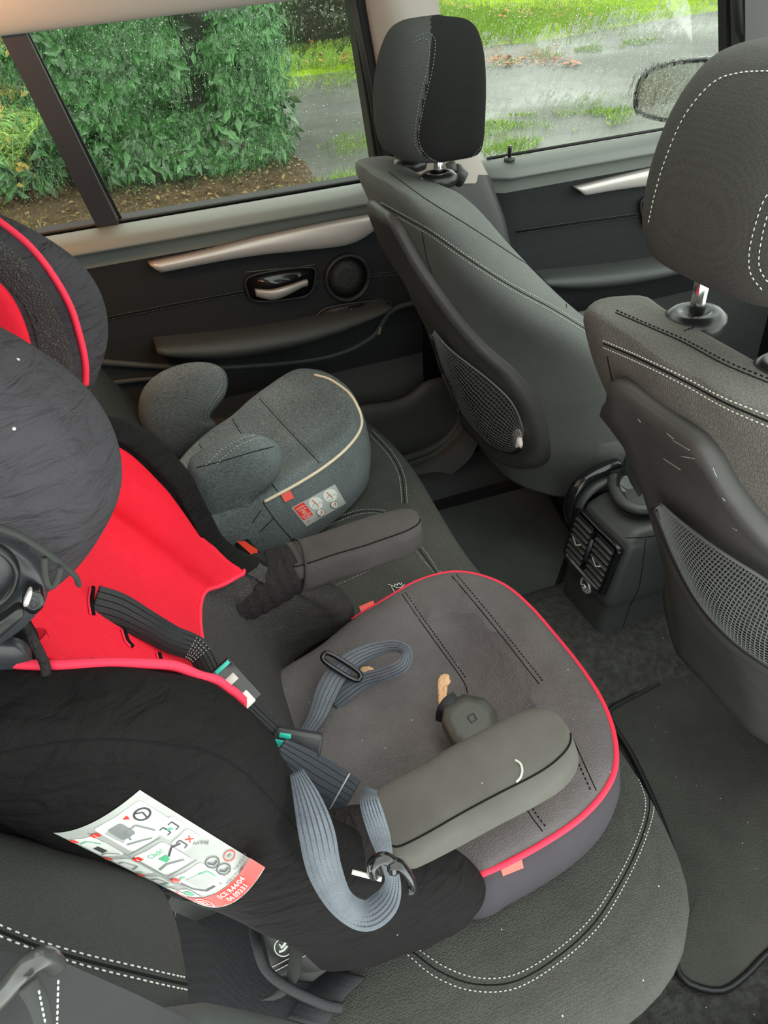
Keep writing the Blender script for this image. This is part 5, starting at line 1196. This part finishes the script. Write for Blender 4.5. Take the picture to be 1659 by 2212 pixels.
# grey strap loop on the pad
s3, Q, Wv = strap([(655, 1592, 'z', .468, 26), (685, 1545, 'z', .478, 38), (704, 1497, 'z', .486, 48), (728, 1455, 'z', .492, 46), (770, 1420, 'z', .498, 38), (820, 1400, 'z', .502, 30), (858, 1396, 'z', .505, 26), (878, 1410, 'z', .505, 26), (870, 1437, 'z', .50, 30), (832, 1456, 'z', .492, 32), (785, 1470, 'z', .482, 34), (748, 1492, 'z', .472, 44), (718, 1520, 'z', .462, 30)], 'crotch_strap_loop', M['webbing_light'], ch, label='blue grey strap loop')
ridges(Q, Wv, s3, M['webbing'], (-.6, -.2, .2, .6), .0006)
Mr = frame_at(738, 1440, 'z', .500, -.56)
def oval(a, b, n=40, z=0): return [Mr @ Vector((a*math.copysign(abs(math.cos(q))**.6, math.cos(q)), b*math.copysign(abs(math.sin(q))**.6, math.sin(q)), z)) for q in [2*math.pi*k/n for k in range(n)]]
MB().tube(oval(.026, .0065), .0032, 8, closed=True).build('strap_ring', M['gloss_black'], ch)
# crotch pad plate, stub strap and foam tears
Zc = .492
oc = [(958, 1528), (1000, 1500), (1048, 1510), (1072, 1535), (1078, 1570), (1052, 1608), (1000, 1618), (975, 1600), (954, 1560)]
o = resamp([PZ(x, y, Zc) for x, y in oc], 90, True); c = sum(o, Vector())/90
MB().loft([[c+(p-c)*s+Vector((0, 0, h)) for p in o] for s, h in ((.9, -.012), (1, -.008), (1, 0), (.96, .003), (.6, .0032), (.1, .0032))]).build('buckle_pad', mat('pad_rubber', (.045, .043, .036), .4, 'noise', 160, .0008, .6, spec=.5), ch, label='black octagonal crotch buckle pad')
b_ = MB(); b_.tube([PZ(1010, 1548, Zc+.004), PZ(1022, 1540, Zc+.004), PZ(1030, 1552, Zc+.004), PZ(1018, 1560, Zc+.004)], .0006, 5, closed=True); b_.build('embossed_mark', M['plastic'], ch)
strap([(955, 1560, 'z', .474, 30), (962, 1540, 'z', .488, 40), (975, 1522, 'z', .494, 42), (990, 1512, 'z', .492, 40)], 'crotch_strap', M['webbing_black'], ch)
def tear(px, nm='foam_tear', lift=.0012):
    p = [cast(pdv, x, y, lift) for x, y in px]; p = [q for q in p if q is not None]; o = resamp(spl(p, 4, True), 40, True)
    o = [q+Vector((R.uniform(-1, 1)*.0008, R.uniform(-1, 1)*.0008, 0)) for q in o]; c = sum(o, Vector())/len(o)
    MB().loft([[c+(q-c)*s+Vector((0, 0, h+.0012*noise.noise(q*200))) for q in o] for s, h in ((1.1, -.004), (1, .0), (.7, .0014), (.3, .001), (.05, .001))]).build(nm, M['foam'], ch, label='torn spot showing tan foam')
tear([(945, 1475), (952, 1461), (966, 1458), (972, 1470), (966, 1485), (964, 1510), (955, 1528), (948, 1520), (946, 1500)])
tear([(776, 1449), (788, 1441), (804, 1443), (810, 1452), (798, 1455), (786, 1458)])
# broad pale strap looped round the near arm, with its hook
s4, Q, Wv = strap([(640, 1668, 'y', .345, 30), (664, 1730, 'y', .325, 60), (684, 1800, 'y', .305, 78), (702, 1880, 'y', .293, 74), (738, 1950, 'y', .285, 58), (790, 1978, 'y', .282, 62), (832, 1950, 'y', .285, 60), (848, 1905, 'y', .288, 36), (836, 1860, 'y', .292, 30), (822, 1810, 'y', .297, 44), (806, 1760, 'y', .303, 46), (796, 1722, 'y', .315, 40), (800, 1705, 'y', .34, 30)], 'arm_strap', M['webbing_light'], ch, label='pale blue grey strap looped round the armrest')
ridges(Q, Wv, s4, M['webbing'], (-.7, -.4, -.1, .2, .5, .8), .0006)
mb = MB(); mb.tube(resamp(spl([PY(808, 1890, .279), PY(806, 1868, .277), PY(824, 1853, .276), PY(846, 1862, .276), PY(850, 1880, .277)], 8), 30), .0045, 8); mb.tube(resamp(spl([PY(840, 1866, .274), PY(864, 1868, .272), PY(885, 1892, .272), PY(893, 1915, .274), PY(880, 1920, .275)], 8), 30), .0048, 8, flat=.6); mb.build('strap_hook', M['gloss_black'], ch, kind='stuff')
Mt = frame_at(795, 1893, 'y', .28, -.25); MB().box((-.012, -.0015, 0), (.010, .002, .002), Mt, .0006).build('hook_tongue', M['silver'], ch)
# ================================================================ printed stickers
def text_mesh(body, size=1.0, bold=0):
    cu = bpy.data.curves.new('print_text', 'FONT'); cu.body = body; cu.size = size; cu.align_x = 'CENTER'; cu.align_y = 'CENTER'; cu.resolution_u = 3; cu.offset = bold
    ob = bpy.data.objects.new('print_text', cu); COL.objects.link(ob); bpy.context.view_layer.update()
    me = ob.to_mesh(); vs = [v.co.copy() for v in me.vertices]; fs = [tuple(p.vertices) for p in me.polygons]; ob.to_mesh_clear(); bpy.data.objects.remove(ob); bpy.data.curves.remove(cu); return vs, fs
class Decal:
    def __init__(s, fn, b, fall): s.fn = fn; s.b = b; s.fall = fall; s.layers = {}; s.d = {}
    def pt(s, u, v, lift):
        x, y = s.fn(u, v); h = cast(s.b, x, y, lift)
        if h is None: h = s.fall(x, y)
        if h is None: h = PY(x, y, .3)
        return h
    def mb(s, mt, name): return s.layers.setdefault((mt, name), MB())
    def poly(s, mt, pts, lift=1, name='print', n=6):
        c = (sum(p[0] for p in pts)/len(pts), sum(p[1] for p in pts)/len(pts)); m = len(pts); rows = []
        P_ = []
        for i in range(m):
            a, b = pts[i], pts[(i+1) % m]
            for k in range(n): P_.append((a[0]+(b[0]-a[0])*k/n, a[1]+(b[1]-a[1])*k/n))
        for t in (1, .66, .33, .02): rows.append([s.pt(c[0]+(p[0]-c[0])*t, c[1]+(p[1]-c[1])*t, lift*.00035) for p in P_])
        s.mb(mt, name).grid(rows, cu=True); return s
    def rect(s, mt, u0, v0, u1, v1, lift=1, r=0, **k):
        if not r: return s.poly(mt, [(u0, v0), (u1, v0), (u1, v1), (u0, v1)], lift, **k)
        p = []
        for cx, cy, a0 in ((u1-r, v0+r*s.asp, -90), (u1-r, v1-r*s.asp, 0), (u0+r, v1-r*s.asp, 90), (u0+r, v0+r*s.asp, 180)):
            for a in (0, 30, 60, 90): p.append((cx+r*math.cos(math.radians(a0+a)), cy+r*s.asp*math.sin(math.radians(a0+a))))
        return s.poly(mt, p, lift, n=2, **k)
    def circ(s, mt, u, v, r, lift=1, ring=None, **k):
        p = [(u+r*math.cos(a), v+r*s.asp*math.sin(a)) for a in [2*math.pi*i/24 for i in range(24)]]
        if ring is None: return s.poly(mt, p, lift, n=1, **k)
        q = [(u+(r-ring)*math.cos(a), v+(r-ring)*s.asp*math.sin(a)) for a in [2*math.pi*i/24 for i in range(24)]]
        s.mb(mt, k.get('name', 'print')).grid([[s.pt(*x, lift*.00035) for x in p], [s.pt(*x, lift*.00035) for x in q]], cu=True); return s
    def line(s, mt, pts, w=.01, lift=3, name='print'):
        for a, b in zip(pts, pts[1:]):
            dx, dy = b[0]-a[0], (b[1]-a[1])/s.asp; L_ = math.hypot(dx, dy) or 1; nx, ny = -dy/L_*w/2, dx/L_*w/2*s.asp
            s.mb(mt, name).add([s.pt(a[0]+nx, a[1]+ny, lift*.00035), s.pt(b[0]+nx, b[1]+ny, lift*.00035), s.pt(b[0]-nx, b[1]-ny, lift*.00035), s.pt(a[0]-nx, a[1]-ny, lift*.00035)], [(0, 1, 2, 3)])
        return s
    def text(s, mt, body, u, v, size, lift=4, rot=0, bold=0, name='lettering'):
        vs, fs = text_mesh(body, 1.0, bold); out = []
        for p in vs:
            x, y = p.x*size, -p.y*size
            if rot: x, y = x*math.cos(rot)-y*math.sin(rot), x*math.sin(rot)+y*math.cos(rot)
            out.append(s.pt(u+x, v+y*s.asp, lift*.00035))
        s.mb(mt, name).add(out, fs); return s
    def finish(s, parent):
        for (mt, name), m in s.layers.items():
            if m.v: m.build(name, M[mt], parent, kind='stuff')
# --- big instruction sticker on the near side wing
def big(u, v):
    L_ = (115+(421-115)*v, 1797+(1947-1797)*v); R_ = (302+(572-302)*v, 1705+(1873-1705)*v); C_ = (191.5+(503.5-191.5)*v, 1799+(1990-1799)*v)
    a, b, c = (1-u)**2, 2*u*(1-u), u*u; return (a*L_[0]+b*C_[0]+c*R_[0], a*L_[1]+b*C_[1]+c*R_[1])
D = Decal(big, shv, lambda x, y: PY(x, y, .315)); D.asp = 215/330
g = [[D.pt(i/16, j/24, .0006) for i in range(17)] for j in range(25)]
mb = MB().grid(g); stv = mb.bvh(); stk = mb.build('instruction_sticker', M['grey_print'], ch, label='grey white and red instruction sticker')
D.b = stv; D.fall = lambda x, y: None
D.rect('red_print', 0, .885, 1, 1.0, 1.2)
D.text('white_print', 'ECE R44/04', .66, .915, .072, 3, bold=.012).text('white_print', '04 09331', .66, .962, .072, 3, bold=.012)
D.circ('white_print', .25, .94, .082, 2, ring=.013).text('white_print', 'E2', .25, .94, .10, 3, bold=.01).text('white_print', 'M', .10, .95, .05, 3)
# big white picture panels with drawings in grey, green and red
D.rect('white_print', .42, .05, .93, .33, 1.2, .04); D.rect('white_print', .04, .10, .34, .33, 1.2, .04); D.rect('white_print', .05, .37, .30, .56, 1.2, .04)
D.rect('white_print', .36, .37, .72, .60, 1.2, .04); D.rect('white_print', .36, .64, .74, .86, 1.2, .04); D.rect('white_print', .76, .28, .96, .40, 1.2, .03); D.rect('white_print', .74, .42, .94, .53, 1.2, .03)
D.rect('white_print', .06, .60, .28, .72, 1.2, .03); D.rect('white_print', .05, .76, .17, .87, 1.2, .03); D.rect('white_print', .20, .77, .33, .87, 1.2, .03)
D.rect('mid_print', .50, .10, .66, .22, 2.2, .03); D.line('mid_print', [(.56, .24), (.60, .18), (.72, .17), (.78, .28)], .02).line('mid_print', [(.48, .26), (.6, .28), (.7, .31)], .015)
D.circ('dark_print', .84, .14, .075, 2.2, ring=.02).line('dark_print', [(.80, .10), (.86, .13), (.84, .18)], .015).poly('red_print', [(.70, .085), (.76, .08), (.745, .115)], 3)
D.poly('grey_print', [(.45, .12), (.56, .10), (.60, .20), (.47, .24)], 2.1)
D.line('dark_print', [(.80, .30), (.84, .30), (.84, .36), (.80, .36)], .012).line('dark_print', [(.88, .31), (.92, .31), (.92, .37), (.88, .37)], .012).line('green_print', [(.84, .33), (.88, .35)], .02)
D.line('dark_print', [(.78, .44), (.82, .44), (.82, .50), (.78, .50)], .012).line('red_print', [(.85, .46), (.90, .50)], .012).line('red_print', [(.90, .46), (.85, .50)], .012)
D.text('green_print', 'Click!', .56, .42, .075, 3).poly('green_print', [(.52, .46), (.62, .46), (.60, .50), (.54, .51)], 2.5).line('dark_print', [(.62, .48), (.72, .44), (.8, .46)], .018).line('mid_print', [(.40, .54), (.52, .52), (.68, .56)], .02)
D.line('green_print', [(.42, .67), (.46, .66), (.5, .67)], .014).line('green_print', [(.62, .70), (.70, .72), (.70, .78)], .014).poly('grey_print', [(.45, .69), (.64, .70), (.66, .80), (.46, .82)], 2.2).line('dark_print', [(.38, .70), (.40, .78), (.48, .83), (.60, .83)], .022)
D.line('green_print', [(.08, .15), (.20, .13), (.30, .18)], .012).poly('dark_print', [(.12, .22), (.22, .20), (.24, .26), (.13, .28)], 2.2).line('mid_print', [(.08, .30), (.18, .28), (.30, .31)], .012)
D.line('mid_print', [(.08, .42), (.18, .40), (.26, .46), (.12, .50)], .014).line('green_print', [(.08, .54), (.2, .53)], .014).line('mid_print', [(.10, .64), (.22, .62), (.26, .68), (.12, .70)], .014).line('green_print', [(.08, .71), (.2, .70)], .014)
D.poly('green_print', [(.22, .80), (.31, .79), (.31, .84), (.23, .85)], 2.4).line('red_print', [(.07, .79), (.15, .85)], .016).line('red_print', [(.15, .79), (.07, .85)], .016)
for n_, (u, v) in (('2', (.37, .10)), ('4', (.37, .40)), ('6', (.37, .665)), ('1', (.05, .12)), ('3', (.05, .36)), ('5', (.06, .585))):
    D.rect('red_print', u-.045, v-.018, u+.045, v+.018, 2.6).text('white_print', n_, u, v, .055, 4)
D.text('dark_print', 'Airbag', .90, .55, .055, 3, rot=.9).text('dark_print', 'A', .66, .90-.06, .05, 3)
D.circ('dark_print', .80, .70, .065, 2.4, ring=.01).line('dark_print', [(.77, .68), (.79, .715), (.84, .715)], .016).circ('dark_print', .80, .785, .065, 2.4, ring=.01).line('dark_print', [(.77, .77), (.79, .80), (.84, .80)], .016).circ('red_print', .93, .755, .055, 2.4, ring=.010).line('mid_print', [(.91, .75), (.95, .76)], .02)
D.text('dark_print', 'Type 013 V2', .93, .838, .032, 3).text('dark_print', 'Made in France', .80, .866, .036, 3)
D.line('mid_print', [(.34, .06), (.34, .88)], .008, 2).line('mid_print', [(.36, .345), (.74, .345)], .008, 2).line('mid_print', [(.36, .62), (.74, .62)], .008, 2)
D.finish(stk)
# --- small sticker on the booster
q4 = ((629, 1096.5), (723, 1046), (747, 1087), (662, 1137))
def small(u, v):
    a, b, c, d = q4; return ((1-v)*((1-u)*a[0]+u*b[0])+v*((1-u)*d[0]+u*c[0]), (1-v)*((1-u)*a[1]+u*b[1])+v*((1-u)*d[1]+u*c[1]))
D = Decal(small, bsv, lambda x, y: PZ(x, y, .42)); D.asp = 2.0
g = [[D.pt(i/14, j/8, .0006) for i in range(15)] for j in range(9)]
mb = MB().grid(g); sv2 = mb.bvh(); st2 = mb.build('approval_sticker', M['grey_print'], bo, label='white and red approval sticker'); D.b = sv2; D.fall = lambda x, y: None
D.rect('red_print', .03, .04, .27, .72, 1.2); D.text('white_print', 'UNIVERSAL', .15, .17, .042, 3, bold=.01).text('white_print', '15-36 kg', .15, .28, .046, 3, bold=.01).circ('white_print', .15, .42, .045, 2, ring=.007).text('white_print', 'E2', .15, .42, .055, 3, bold=.01).text('white_print', 'ECE R44/04', .15, .56, .04, 3, bold=.01).text('white_print', '04 03813', .15, .66, .042, 3, bold=.01)
D.circ('red_print', .10, .85, .03, 2, ring=.006).text('mid_print', '15-25 kg', .30, .92, .045, 3)
for u, lab in ((.46, ''), (.80, '')):
    D.circ('white_print', u, .34, .145, 1.4).line('orange_print', [(u-.03, .12), (u, .34), (u+.01, .5)], .02).line('mid_print', [(u-.11, .40), (u-.03, .30), (u+.02, .44)], .008).line('mid_print', [(u+.03, .40), (u+.09, .34), (u+.11, .5)], .008).line('mid_print', [(u-.10, .50), (u+.02, .54)], .008)
    D.circ('white_print', u-.03, .78, .085, 2.6).circ('dark_print', u-.03, .78, .085, 3.2, ring=.009).poly('orange_print', [(u-.03, .86), (u-.02, .72), (u+.01, .70), (u, .84)], 3.6).line('mid_print', [(u-.09, .84), (u-.03, .80)], .007, 3.6)
D.text('mid_print', '22-36 kg', .93, .93, .035, 3); D.finish(st2)
